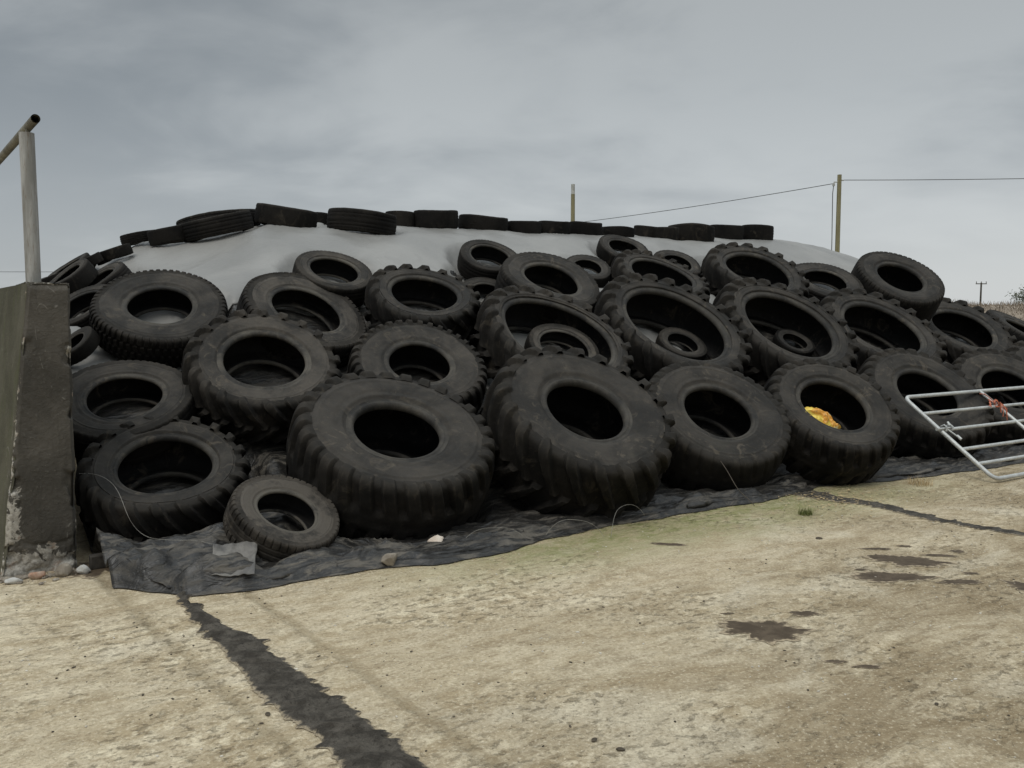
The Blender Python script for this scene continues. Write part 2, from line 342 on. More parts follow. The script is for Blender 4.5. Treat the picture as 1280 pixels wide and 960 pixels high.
# ------------------------------------------------------------------ the tyres: place, facing, size
# key, tread, centre, axis (outer face), radius, width, hole ratio, lugs round
TY = [
('M1','mud',(-3.089,7.575,1.585),(0.192,-0.547,0.815),0.572,0.286,0.46,60),
('M2','car',(-1.823,8.766,1.965),(0.298,-0.463,0.835),0.399,0.247,0.60,0),
('M3','truck',(-1.947,8.027,1.562),(0.446,-0.413,0.794),0.601,0.252,0.54,60),
('A4','ag',(-0.880,8.488,1.679),(0.187,-0.486,0.854),0.583,0.361,0.55,17),
('A5','block',(-0.834,7.577,1.066),(0.197,-0.559,0.805),0.618,0.340,0.43,36),
('A6','ag',(-2.040,7.045,1.105),(0.220,-0.573,0.789),0.655,0.393,0.49,20),
('F7','ag',(-2.461,6.048,0.387),(0.152,-0.456,0.877),0.584,0.422,0.53,20),
('M8','car',(-2.971,6.585,0.876),(0.132,-0.498,0.857),0.514,0.283,0.52,0),
('F9','truck',(-1.501,5.525,0.258),(0.432,-0.311,0.847),0.361,0.202,0.53,46),
('F10','loader',(-0.913,6.441,0.527),(0.245,-0.442,0.863),0.765,0.582,0.42,28),
('F11','ag',(0.519,7.020,0.627),(0.280,-0.553,0.785),0.794,0.631,0.41,20),
('F12','loaderb',(1.850,7.959,0.549),(0.185,-0.609,0.771),0.686,0.502,0.46,34),
('F13','loader',(3.060,8.335,0.571),(0.156,-0.620,0.769),0.660,0.496,0.49,26),
('F14','loader',(4.616,9.693,0.573),(0.161,-0.631,0.758),0.740,0.474,0.46,28),
('F15','loader',(6.105,10.625,0.547),(0.070,-0.630,0.773),0.731,0.438,0.46,28),
('A16','ag',(0.387,8.466,1.260),(0.353,-0.503,0.789),0.827,0.455,0.67,20),
('I17','car',(0.501,8.595,1.220),(0.307,-0.541,0.783),0.394,0.177,0.66,0),
('A18','ag',(1.700,9.417,1.322),(0.311,-0.551,0.774),0.917,0.550,0.62,22),
('I19','car',(1.904,9.664,1.242),(0.233,-0.510,0.828),0.293,0.146,0.60,0),
('M20','car',(0.394,9.562,1.872),(0.287,-0.479,0.829),0.582,0.349,0.53,0),
('M21','car',(-0.272,10.126,2.208),(0.196,-0.533,0.823),0.362,0.236,0.62,0),
('M22','car',(-0.263,9.567,1.770),(0.195,-0.496,0.846),0.353,0.177,0.60,0),
('M23','car',(0.918,10.622,2.139),(0.187,-0.516,0.836),0.299,0.149,0.57,0),
('M24','car',(1.478,11.624,2.435),(0.213,-0.527,0.823),0.349,0.192,0.58,0),
('A25','ag',(1.835,10.805,1.985),(0.246,-0.449,0.859),0.649,0.311,0.60,20),
('M26','car',(2.214,11.669,2.257),(0.217,-0.520,0.826),0.340,0.136,0.58,0),
('A27','ag',(3.278,11.760,2.032),(0.209,-0.519,0.829),0.760,0.456,0.58,18),
('A28','ag',(3.212,10.296,1.314),(0.272,-0.584,0.764),0.914,0.530,0.60,22),
('I29','car',(3.447,10.519,1.246),(0.225,-0.524,0.822),0.257,0.116,0.60,0),
('M30','car',(4.488,12.458,2.007),(0.118,-0.504,0.856),0.556,0.250,0.54,0),
('A31','ag',(4.730,11.206,1.251),(0.211,-0.569,0.795),0.889,0.516,0.57,20),
('M32','truck2',(5.625,12.728,1.963),(0.134,-0.611,0.780),0.650,0.552,0.51,0),
('A33','ag',(6.625,12.805,1.243),(0.156,-0.555,0.817),0.832,0.458,0.53,18),
('L1','car',(-3.599,7.097,1.338),(-0.418,-0.528,0.739),0.194,0.116,0.55,0),
('L2','car',(-3.902,7.875,1.633),(-0.276,-0.573,0.772),0.321,0.177,0.62,0),
('L3','car',(-3.993,8.427,1.876),(-0.450,-0.458,0.766),0.303,0.188,0.58,0),
('L4','car',(-4.331,8.485,1.940),(-0.446,-0.458,0.769),0.255,0.166,0.60,0),
('L5','car',(-4.545,8.925,2.046),(-0.446,-0.409,0.796),0.251,0.151,0.60,0),
('M34','truck2',(8.106,13.568,1.176),(0.339,-0.340,0.877),0.741,0.407,0.55,0),
('A35','ag',(7.488,11.707,0.630),(0.121,-0.559,0.820),0.843,0.464,0.58,20),
('C1','car',(-4.091,9.643,2.464),(-0.185,-0.121,0.975),0.247,0.114,0.62,0),
('C2','car',(-3.700,9.420,2.466),(-0.172,-0.110,0.979),0.240,0.162,0.62,0),
('C3','car',(-3.472,10.284,2.691),(-0.175,-0.100,0.979),0.478,0.197,0.62,0),
('C4','car',(-3.239,9.541,2.568),(-0.224,-0.117,0.968),0.393,0.202,0.62,0),
('C5','car',(-2.627,10.117,2.728),(0.139,-0.003,0.990),0.351,0.221,0.62,0),
('C6','car',(-2.450,10.948,2.791),(0.056,-0.026,0.998),0.199,0.173,0.62,0),
('C7','car',(-1.808,10.470,2.710),(0.090,-0.022,0.996),0.417,0.258,0.62,0),
('C8','car',(-1.454,11.356,2.820),(0.022,-0.034,0.999),0.207,0.246,0.62,0),
('C9','car',(-0.998,11.413,2.841),(-0.013,-0.037,0.999),0.295,0.238,0.62,0),
('C10','car',(-0.392,11.807,2.836),(0.057,-0.032,0.998),0.340,0.189,0.62,0),
('C11','car',(0.167,12.051,2.801),(0.022,-0.034,0.999),0.243,0.183,0.62,0),
('C12','car',(0.585,12.322,2.828),(0.022,-0.034,0.999),0.230,0.187,0.62,0),
('C13','car',(1.059,12.630,2.847),(0.039,-0.035,0.999),0.254,0.184,0.62,0),
('C14','car',(1.584,12.971,2.834),(0.074,-0.040,0.996),0.255,0.148,0.62,0),
('C15','car',(2.105,13.428,2.865),(0.090,-0.044,0.995),0.232,0.198,0.62,0),
('C16','car',(2.337,13.341,2.832),(0.039,-0.037,0.999),0.230,0.220,0.62,0),
('C17','car',(2.841,13.787,2.886),(0.039,-0.037,0.999),0.377,0.273,0.62,0),
('C18','car',(3.569,14.499,2.966),(0.022,-0.034,0.999),0.292,0.247,0.62,0),
('C19','car',(4.158,14.762,2.984),(0.022,-0.034,0.999),0.290,0.265,0.62,0),
('C20','car',(-4.126,9.024,2.248),(-0.290,-0.176,0.941),0.166,0.110,0.62,0),
('C21','car',(-4.230,8.957,2.178),(-0.361,-0.214,0.908),0.076,0.089,0.62,0),
('C22','car',(-4.274,8.809,2.156),(-0.401,-0.239,0.884),0.105,0.099,0.62,0),
('C23','car',(-4.624,8.701,1.969),(-0.309,-0.209,0.928),0.127,0.062,0.62,0),
]
PILE_U = [-3,.2,1.2,2.36,5.5,8.5,11.35,12.6,13.8,15.2,18.7,24]
PILE_H = [1.5,1.93,2.3,2.66,2.74,2.80,2.86,2.75,2.35,1.75,1.1,.7]
V0, VC = -.25, 4.2
def H0(u, v):
    h = np.interp(u, PILE_U, PILE_H); t = np.clip((v-V0)/(VC-V0), 0, 1)
    back = 1-sstep(7.0, 12.0, v)
    return h*(1-(1-t)**1.55)*back
def axes(n):
    n = np.array(n); n = n/np.linalg.norm(n); x = np.cross([0, 0, 1.], n)
    x = x/np.linalg.norm(x) if np.linalg.norm(x) > 1e-4 else np.array([1., 0, 0])
    return x, np.cross(n, x), n
# heap surface: the silage settles to the tyres that lie on it
DU = .06
gu = np.arange(-.06, 24.01, DU); gv = np.arange(-.60, 12.01, DU)
GU, GV = np.meshgrid(gu, gv, indexing='ij'); GX, GY = xy(GU, GV)
HH = H0(GU, GV); HB = HH.copy()
SAG = {'M1': .10, 'A16': .04, 'A18': .05, 'M8': .12, 'A28': .12, 'A6': .28, 'F7': .2, 'F9': .1, 'A4': .26, 'A5': .22, 'M3': .2, 'M20': .26, 'A27': .3, 'A31': .22, 'A33': .3, 'M32': .3, 'M30': .22, 'F10': .5, 'F11': .5, 'F12': .5, 'F13': .4, 'F14': .5, 'F15': .5}
fixw = np.zeros_like(HH); near = np.zeros_like(HH, bool)
for (k, ty, C, n, R, W, hr, nl) in TY:
    x, y, n = axes(n); Cb = np.array(C)-n*W*.5
    dx, dy = GX-Cb[0], GY-Cb[1]
    zp = Cb[2]-(n[0]*dx+n[1]*dy)/n[2]
    dz = zp-Cb[2]; rr = np.sqrt(dx*dx+dy*dy+dz*dz)
    m = rr < R*.98
    sag = SAG.get(k, .0 if k[0] == 'C' else .16)*(1-sstep(hr*R*.75, hr*R*1.06, rr))
    HH[m] = np.maximum(zp[m]-.015-sag[m], .0); fixw[m] = 1; near |= rr < R+.5
free = near & (fixw == 0)
for it in range(120):
    a = HH.copy()
    a[1:-1, 1:-1] = (HH[:-2, 1:-1]+HH[2:, 1:-1]+HH[1:-1, :-2]+HH[1:-1, 2:])*.25
    HH = np.where(free, a*.93+HB*.07, np.where(fixw > 0, HH*.9+a*.1, HH))
ZMAX = np.full_like(HH, 99.0)
for (k, ty, C, n, R, W, hr, nl) in TY:
    x, y, n = axes(n); th = np.linspace(0, 2*np.pi, 260, endpoint=False)
    pr = [(R*a, -.5*W) for a in np.linspace(hr, .96, 26)]+[(R*1.0, W*b) for b in np.linspace(-.5, .5, 22)]
    for r, z in pr:
        Q = np.array(C)+r*np.cos(th)[:, None]*x+r*np.sin(th)[:, None]*y+z*n
        rx, ry = Q[:, 0]-O[0], Q[:, 1]-O[1]
        iu = np.rint((rx*U[0]+ry*U[1]-gu[0])/DU).astype(int); iv = np.rint((rx*V[0]+ry*V[1]-gv[0])/DU).astype(int)
        ok = (iu >= 0) & (iu < len(gu)) & (iv >= 0) & (iv < len(gv))
        np.minimum.at(ZMAX, (iu[ok], iv[ok]), Q[ok, 2])
Zd = ZMAX.copy()
for a, b in ((1,0),(-1,0),(0,1),(0,-1)):
    Zd = np.minimum(Zd, np.roll(ZMAX, (a, b), (0, 1)))
HH = np.minimum(HH, Zd-.02)
ZL = np.minimum(Zd, HH+.25)
for _ in range(3):
    a = ZL.copy(); a[1:-1, 1:-1] = (ZL[1:-1, 1:-1]*2+ZL[:-2, 1:-1]+ZL[2:, 1:-1]+ZL[1:-1, :-2]+ZL[1:-1, 2:])/6; ZL = np.minimum(a, ZL+.02)
def Hs(u, v):
    fu = np.clip((np.asarray(u)-gu[0])/DU, 0, len(gu)-1.001); fv = np.clip((np.asarray(v)-gv[0])/DU, 0, len(gv)-1.001)
    i = fu.astype(int); j = fv.astype(int); a = fu-i; b = fv-j
    return HH[i, j]*(1-a)*(1-b)+HH[i+1, j]*a*(1-b)+HH[i, j+1]*(1-a)*b+HH[i+1, j+1]*a*b

def Zs(u, v):
    fu = np.clip((np.asarray(u)-gu[0])/DU, 0, len(gu)-1.001); fv = np.clip((np.asarray(v)-gv[0])/DU, 0, len(gv)-1.001)
    i = fu.astype(int); j = fv.astype(int); a = fu-i; b = fv-j
    return ZL[i, j]*(1-a)*(1-b)+ZL[i+1, j]*a*(1-b)+ZL[i, j+1]*(1-a)*b+ZL[i+1, j+1]*a*b

# ------------------------------------------------------------------ tyre builder
def smooth_profile(ctrl, n):
    c = np.array(ctrl, float); d = np.r_[0, np.cumsum(np.sqrt(((c[1:]-c[:-1])**2).sum(1))**.5)]
    t = np.linspace(0, d[-1], n); ext = np.vstack([2*c[0]-c[1], c, 2*c[-1]-c[-2]]); out = []
    for q in t:
        i = min(np.searchsorted(d, q, 'right')-1, len(c)-2); f = (q-d[i])/(d[i+1]-d[i])
        p0, p1, p2, p3 = ext[i], ext[i+1], ext[i+2], ext[i+3]
        out.append(.5*(2*p1+(p2-p0)*f+(2*p0-5*p1+4*p2-p3)*f*f+(3*p1-p0-3*p2+p3)*f**3))
    return np.array(out)
STY = {  # lug height, sections per pitch, skew, duty, crown
    'ag': (.084, 20, .85, .36, .036), 'loader': (.058, 16, .45, .66, .035), 'loaderb': (.028, 12, .30, .72, .03),
    'block': (.050, 12, .35, .56, .03), 'mud': (.026, 10, .20, .62, .02), 'truck': (.030, 10, .06, .70, .012),
    'car': (.016, 6, 0, .80, .02), 'truck2': (.022, 8, .05, .80, .02)}
def lug_fn(ty, ph, q, side, rnd):
    """relief 0..1 on the tread; ph = phase inside the pitch 0..1 (skewed), q = |across| 0 centre, 1 shoulder edge"""
    if ty == 'ag':
        wid = (.30+.16*sstep(.1, 1.0, q))*(1-.62*sstep(1.0, 1.38, q))
        on = np.clip((wid*.5-np.abs(ph-.5))/.10+.5, 0, 1)
        return on*(1-.35*sstep(1.02, 1.22, q))*(1-sstep(1.25, 1.5, q))*(.80+.20*sstep(0, .5, q))
    if ty in ('loader', 'loaderb'):
        gap = (.20 if ty == 'loader' else .13)
        on = np.clip((.5-gap-np.abs(ph-.5))/.09+.5, 0, 1)
        mid = sstep(.42, .22, q)                       # grooves close up towards the worn centre
        return np.maximum(on, mid*.95)*(1-sstep(1.02, 1.30, q)*.9)
    if ty == 'block':
        on = (np.abs(ph-.5) < .27).astype(float); cz = sstep(.06, .14, q)
        return on*(1-sstep(1.10, 1.32, q))*np.maximum(cz, .25)
    if ty == 'mud':
        on = (np.abs(ph-.5) < .31).astype(float); on2 = (np.abs((ph+.5) % 1-.5) < .30).astype(float)
        r = np.where(q > .52, on, on2); gr = sstep(.02, .05, np.abs(q-.52))
        return np.maximum(r*gr*(1-sstep(1.08, 1.25, q)), 0)
    if ty in ('truck', 'truck2'):
        on = (np.abs(ph-.5) < (.36 if ty == 'truck' else .42)).astype(float)
        r = np.where(q > (.45 if ty == 'truck' else .78), on, 1.0)
        for g in (.0, .42): r = r*sstep(.015, .045, np.abs(q-g))
        return r*(1-sstep(1.02, 1.2, q))
    r = np.ones_like(q)
    for g in (.22, .60): r = r*sstep(.02, .06, np.abs(q-g))
    on = (np.abs(ph-.5) < .40).astype(float)
    return np.where(q > .78, r*np.maximum(on, .35), r)*(1-sstep(.98, 1.12, q))
def build_tyre(key, ty, C, n, R, W, hr, nl, label, group, dust=1.0, detail=1.0, fused=False, roll=None, cat='tyre'):
    rs = np.random.RandomState(abs(hash_key(key)) % 100000)
    lh, spp, skew, duty, crown = STY[ty]
    nl = nl or {'car': 56, 'truck2': 52}.get(ty, 40)
    if detail < .5: nl = min(nl, 28)
    hw = W/R*.5; Rc = 1-lh
    mid = (Rc+hr)*.5
    out = [(0, Rc), (.45*hw, Rc-crown*.25), (.75*hw, Rc-crown*.8), (.93*hw, Rc-crown-.014), (.985*hw, Rc-crown-.055), (1.0*hw, Rc-.135)]
    npr = max(10, int(22*detail)); pf = smooth_profile(out, npr)
    iS = np.argmin(np.abs(pf[:, 0]-.93*hw))
    arc = np.r_[0, np.cumsum(np.sqrt(((pf[1:]-pf[:-1])**2).sum(1)))]; q1 = arc/arc[iS]
    full = np.vstack([np.c_[-pf[::-1, 0], pf[::-1, 1]], pf[1:]]); q = np.r_[-q1[::-1], q1[1:]]
    tg = np.gradient(full, axis=0); tg /= np.linalg.norm(tg, axis=1)[:, None]; nr = np.c_[-tg[:, 1]*0-tg[:, 1], tg[:, 0]]
    nr = np.where((nr[:, 1:] < 0) & (np.abs(q)[:, None] < .5), -nr, nr)    # outward
    N = nl*spp; i = np.arange(N)
    A_ = (.012+.030*rs.rand())*(0.5 if W > .48 else 1); B_ = .012*rs.rand(); E_ = .004+.016*rs.rand(); p1, p2, p3 = rs.rand(3)*6.28
    def warp(r, th, z):
        r2 = r*(1+E_*np.cos(2*th+p3)*r); z2 = z+A_*r*np.cos(2*th+p1)+B_*r*r*np.cos(3*th+p2)
        return np.stack([r2*np.cos(th)*R, r2*np.sin(th)*R, (z2+hw)*R], -1)
    QQ = np.abs(q)[None, :]+0*i[:, None]; side = np.sign(q)[None, :]+0*i[:, None]
    idx = i[:, None]+np.where(side < 0, spp//2, 0)
    ph = ((idx % spp)+.5)/spp
    pitch = 2*np.pi/nl
    th = (i[:, None]/N)*2*np.pi - skew*np.minimum(QQ, 1.15)*pitch*(1 if ty != 'ag' else 1.0)
    if ty == 'mud': th = (i[:, None]/N)*2*np.pi - skew*np.sin(QQ*5)*pitch*.5
    hgt = lug_fn(ty, ph, QQ, side, rs)
    lid = (idx//spp).astype(float)
    worn = 1-.28*vn(lid*.37, side*3.0, 0, rs.randint(999))-.15*vn(th*9, QQ*4, 0, rs.randint(999))
    hgt = hgt*lh*worn
    r = full[None, :, 1]+nr[None, :, 1]*hgt; z = full[None, :, 0]+nr[None, :, 0]*hgt
    tread = warp(r, th, z)
    Ns = int(140*detail) if detail > .5 else 56
    ths = np.arange(Ns)/Ns*2*np.pi
    # outer side: from tread edge to bead
    sd = [(.997*hw, Rc-.122), (1.0*hw, Rc-.155), (1.0*hw, mid+.03), (.965*hw, hr+(mid-hr)*.55), (.90*hw, hr+.075)]
    sp = smooth_profile(sd, max(8, int(26*detail)))
    t_ = (sp[:, 1]-sp[-1, 1])/(sp[0, 1]-sp[-1, 1])
    sp[:, 0] += .010*hw*np.sin(t_*3.14) + .008*(np.exp(-((t_-.80)/.03)**2)+np.exp(-((t_-.14)/.04)**2)-.7*np.exp(-((t_-.30)/.03)**2))*(.5+.6*rs.rand())
    bd = [(.905*hw, hr+.080), (.885*hw, hr+.052), (.90*hw, hr+.034), (.86*hw, hr+.010), (.78*hw, hr), (.70*hw, hr+.008), (.68*hw, hr+.035)]
    bp = smooth_profile(bd, max(8, int(18*detail)))
    inn = [(.685*hw, hr+.028), (.76*hw, hr+.10), (.88*hw, hr+(mid-hr)*.7), (.90*hw, mid+.05), (.84*hw, Rc-.15), (.6*hw, Rc-.085), (0, Rc-.07)]
    ip = smooth_profile(inn, max(9, int(16*detail))); ip = np.vstack([ip, np.c_[-ip[::-1, 0], ip[::-1, 1]][1:]])
    def rev(prf, sgn=1.0, lump=0.0):
        rr = prf[None, :, 1]+0*ths[:, None]; zz = prf[None, :, 0]*sgn+0*ths[:, None]; tt = ths[:, None]+0*rr
        if lump: zz = zz+sgn*lump*(fbm(rr*7*np.cos(tt)+9, rr*7*np.sin(tt), sgn, rs.randint(999), 2)-.5)
        return warp(rr, tt, zz)
    x, y, nn = axes(n); base = np.array(C)-nn*W*.5
    ro = rs.rand()*6.28 if roll is None else roll
    xr = x*math.cos(ro)+y*math.sin(ro); yr = -x*math.sin(ro)+y*math.cos(ro)
    M = Matrix(((xr[0], yr[0], nn[0], base[0]), (xr[1], yr[1], nn[1], base[1]), (xr[2], yr[2], nn[2], base[2]), (0, 0, 0, 1)))
    def settle(Pm):                       # the lowest rubber is pressed flat by the weight
        wz = base[2]+Pm[..., 0]*xr[2]+Pm[..., 1]*yr[2]+Pm[..., 2]*nn[2]
        d = np.maximum(.012-wz, 0); bulge = .5*np.exp(-((wz-.03)/.05)**2)*(.02 if wz.min() < -.02 else 0)
        rad = Pm.copy(); rad[..., 2] = 0; rad /= np.maximum(np.linalg.norm(rad, axis=-1, keepdims=True), 1e-6)
        return Pm+d[..., None]*np.array([xr[2], yr[2], nn[2]])+rad*bulge[..., None]
    parts = [('tread', tread, m_tread, 34), ('sidewall', rev(sp, 1, .012), m_side, None), ('sidewall', rev(sp, -1, .012), m_side, None),
             ('bead', rev(bp), m_bead, None), ('bead', rev(bp, -1), m_bead, None), ('inner_liner', rev(ip), m_inner, None)]
    parts = [(a_, settle(b_), c_, d_) for a_, b_, c_, d_ in parts]
    col = (dust, dust, dust, 1)
    if fused:
        vs = []; fs = []; mi = []; b = 0
        for k2, (nm, Pm, mt, sh) in enumerate(parts):
            f = grid_faces(Pm.shape[0], Pm.shape[1], True)+b; vs.append(Pm.reshape(-1, 3)); fs.append(f); b += Pm.shape[0]*Pm.shape[1]
            mi.append(np.full(len(f), {'tread': 0, 'sidewall': 1, 'bead': 1, 'inner_liner': 2}[nm]))
        fs = np.vstack(fs); me = raw_mesh('tyre', np.vstack(vs), fs, np.full(len(fs), 4), True, 34)
        o = bpy.data.objects.new('tyre', me); COL.objects.link(o)
        for mt in (m_tread, m_side, m_inner): me.materials.append(mt)
        me.polygons.foreach_set('material_index', np.concatenate(mi).astype(np.int32)); o.matrix_world = M; o.color = col
        return tag(o, label, cat, group)
    root = empty('tyre', None, M); tag(root, label, cat, group)
    for nm, Pm, mt, sh in parts:
        me = grid_mesh(nm, Pm, True, None, True, sh)
        if nm == 'tread':
            av = np.broadcast_to(sstep(.80, 1.05, np.abs(q))[None, :], Pm.shape[:2]).astype(np.float32)
            me.attributes.new('shoulder', 'FLOAT', 'POINT').data.foreach_set('value', np.ascontiguousarray(av).ravel())
        o = link(nm, me, mt, root); o.color = col
    return root
def hash_key(k): return sum((i+1)*ord(c)*31 for i, c in enumerate(k))

LAB = {
'M1': ('knobbly off-road tyre with grey film visible through its hole, upper left', 'tyres lying on the face of the silage heap', 1.2),
'M2': ('small dusty car tyre lying alone on the pale film above the long tread tyre', 'tyres lying on the face of the silage heap', 1.7),
'M3': ('dusty brown truck tyre with fine tread, just below the small dusty car tyre', 'tyres lying on the face of the silage heap', 1.9),
'A4': ('tractor tyre with pointed lugs and round black hole on the upper slope left of centre', 'tyres lying on the face of the silage heap', 1.0),
'A5': ('tyre with closely spaced tread blocks all round, above the gap between the two widest tyres', 'tyres lying on the face of the silage heap', 1.25),
'A6': ('dusty brownish tractor tyre with rounded lugs, behind the widest loader tyre on the left', 'tyres lying on the face of the silage heap', 1.7),
'F7': ('tractor tyre with thick lugs and a pale string across it, beside the concrete wall', 'tyres lying on the face of the silage heap', 1.0),
'M8': ('smooth bald tyre partly hidden by the concrete wall, above the tyre with the string', 'tyres lying on the face of the silage heap', 1.2),
'F9': ('small grey truck tyre with notched tread leaning in front of all other tyres', 'tyres lying on the face of the silage heap', 4.5),
'F10': ('widest loader tyre with a small hole, right of the small grey truck tyre', 'tyres lying on the face of the silage heap', 1.0),
'F11': ('huge lugged tyre with a round black hole in the middle of the front row', 'tyres lying on the face of the silage heap', 1.0),
'F12': ('smooth faced wide front-row tyre directly left of the tyre with yellow bag', 'tyres lying on the face of the silage heap', 1.0),
'F13': ('wide lugged tyre with a yellow bag in its hole, front row', 'tyres lying on the face of the silage heap', 1.0),
'F14': ('wide lugged tyre partly behind the top left corner of the metal gate', 'tyres lying on the face of the silage heap', 1.0),
'F15': ('wide tyre behind the gate, cut off by the right edge of the photo', 'tyres lying on the face of the silage heap', 1.0),
'A16': ('thin walled tractor tyre with a smaller tyre standing inside its large hole', 'tyres lying on the face of the silage heap', 1.2),
'I17': ('small smooth tyre standing inside the large hole of a tractor tyre, centre of heap', 'tyres lying on the face of the silage heap', 1.9),
'A18': ('largest spiky tractor tyre with a very small tyre in its hole, right of centre', 'tyres lying on the face of the silage heap', 1.0),
'I19': ('small car tyre lying low inside the largest spiky tractor tyre', 'tyres lying on the face of the silage heap', 1.5),
'M20': ('smooth truck tyre with narrow oval hole above the tractor tyre holding a smaller tyre', 'tyres lying on the face of the silage heap', 1.1),
'M21': ('car tyre on pale film near the crest, right of the pointed-lug tractor tyre', 'tyres lying on the face of the silage heap', 1.0),
'M22': ('half hidden smooth tyre wedged left below the smooth truck tyre', 'tyres lying on the face of the silage heap', 1.0),
'M23': ('smallest free lying car tyre behind the smooth truck tyre near the crest', 'tyres lying on the face of the silage heap', 1.1),
'M24': ('car tyre on the film just under the crest row above the half hidden tractor tyre', 'tyres lying on the face of the silage heap', 1.0),
'A25': ('half hidden tractor tyre directly behind the largest spiky tractor tyre', 'tyres lying on the face of the silage heap', 1.0),
'M26': ('thin car tyre peeping out between two tractor tyres under the crest row', 'tyres lying on the face of the silage heap', 1.0),
'A27': ('big blocky tractor tyre right under the right end of the crest row', 'tyres lying on the face of the silage heap', 1.1),
'A28': ('large spiky tractor tyre above the tyre with the yellow bag', 'tyres lying on the face of the silage heap', 1.0),
'I29': ('tiny tyre lying inside the large spiky tyre above the yellow bag tyre', 'tyres lying on the face of the silage heap', 1.2),
'M30': ('flat smooth tyre lying between the crest tractor tyre and the fat smooth tyre', 'tyres lying on the face of the silage heap', 1.1),
'A31': ('tractor tyre above and behind the tyre at the gate corner', 'tyres lying on the face of the silage heap', 1.0),
'M32': ('fat smooth wide tyre standing on the skyline at the right end of the heap', 'tyres lying on the face of the silage heap', 1.0),
'A33': ('tractor tyre at the right end of the upper row against the skyline bank', 'tyres lying on the face of the silage heap', 1.0),
'L1': ('black tyre half hidden behind the right edge of the concrete wall, lowest one there', 'tyres lying on the face of the silage heap', 0.8),
'L2': ('ring-like tyre showing its dark hole just above the top right of the wall', 'tyres lying on the face of the silage heap', 1.0),
'L3': ('steeply tilted car tyre left above the knobbly off-road tyre', 'tyres lying on the face of the silage heap', 1.1),
'L4': ('tilted tyre seen as a narrow slit just behind the wall top', 'tyres lying on the face of the silage heap', 1.1),
'L5': ('edge-on tyre behind the slit-like tyre on the left shoulder of the heap', 'tyres lying on the face of the silage heap', 1.0),
'M34': ('ribbed truck tyre seen edge-on on the skyline at the far right', 'tyres lying on the face of the silage heap', 0.8),
'A35': ('tractor tyre cut off by the right photo edge, above the gate top rail', 'tyres lying on the face of the silage heap', 1.1),
'C1': ('car tyre at the left start of the level crest row', 'tyres along the crest of the silage heap', 1),
'C2': ('thin black tyre second from the left end of the crest row', 'tyres along the crest of the silage heap', 0.8),
'C3': ('large tilted tyre behind another at the left of the crest row', 'tyres along the crest of the silage heap', 0.9),
'C4': ('tilted dark tyre leaning before a larger one, left part of the crest row', 'tyres along the crest of the silage heap', 1.0),
'C5': ('dome-like tilted tyre on the crest right of the leaning pair', 'tyres along the crest of the silage heap', 0.9),
'C6': ('small black tyre half hidden left of the biggest level crest tyre', 'tyres along the crest of the silage heap', 0.8),
'C7': ('biggest level crest tyre, sitting low on the film left of centre', 'tyres along the crest of the silage heap', 0.9),
'C8': ('ribbed tyre half hidden right of the biggest level crest tyre', 'tyres along the crest of the silage heap', 1.4),
'C9': ('square-edged black tyre on the crest above the pointed-lug tractor tyre', 'tyres along the crest of the silage heap', 0.8),
'C10': ('low black crest tyre above the gap right of the square-edged one', 'tyres along the crest of the silage heap', 0.8),
'C11': ('small crest tyre immediately left of the one before the shorter pole', 'tyres along the crest of the silage heap', 0.8),
'C12': ('small crest tyre just left of the shorter wooden pole', 'tyres along the crest of the silage heap', 0.8),
'C13': ('small crest tyre just right of the shorter wooden pole', 'tyres along the crest of the silage heap', 0.8),
'C14': ('lowest and flattest small crest tyre, right of the shorter pole', 'tyres along the crest of the silage heap', 0.8),
'C15': ('left one of the overlapping pair on the right half of the crest', 'tyres along the crest of the silage heap', 0.8),
'C16': ('right one of the overlapping pair on the right half of the crest', 'tyres along the crest of the silage heap', 0.8),
'C17': ('wide crest tyre directly right of the overlapping pair', 'tyres along the crest of the silage heap', 0.8),
'C18': ('crest tyre next to last at the right end of the crest row', 'tyres along the crest of the silage heap', 0.8),
'C19': ('last tyre at the right end of the crest row', 'tyres along the crest of the silage heap', 0.8),
'C20': ('thin sloping tyre at the upper end of the left shoulder of the heap', 'tyres along the crest of the silage heap', 0.8),
'C21': ('tiny dark tyre on the left skyline between two sloping ones', 'tyres along the crest of the silage heap', 0.8),
'C22': ('small steep tyre on the left skyline above the edge-on tyre', 'tyres along the crest of the silage heap', 0.8),
'C23': ('farthest small tyre on the left skyline right beside the wall post', 'tyres along the crest of the silage heap', 0.8),
}
for (k, ty, C, n, R, W, hr, nl) in TY:
    lab, grp, dust = LAB[k]
    px = R/C[1]*1024*.84*2
    det = 1.0 if px > 110 else (.75 if px > 60 else .42)
    nl2 = nl if px > 90 or ty in ('ag',) else 0
    if k[0] == 'F': R, W, hr = R*1.025, W*1.02, hr/1.025
    build_tyre(k, ty, C, n, R, W, hr, nl2, lab, grp, dust, det, fused=(px < 46))

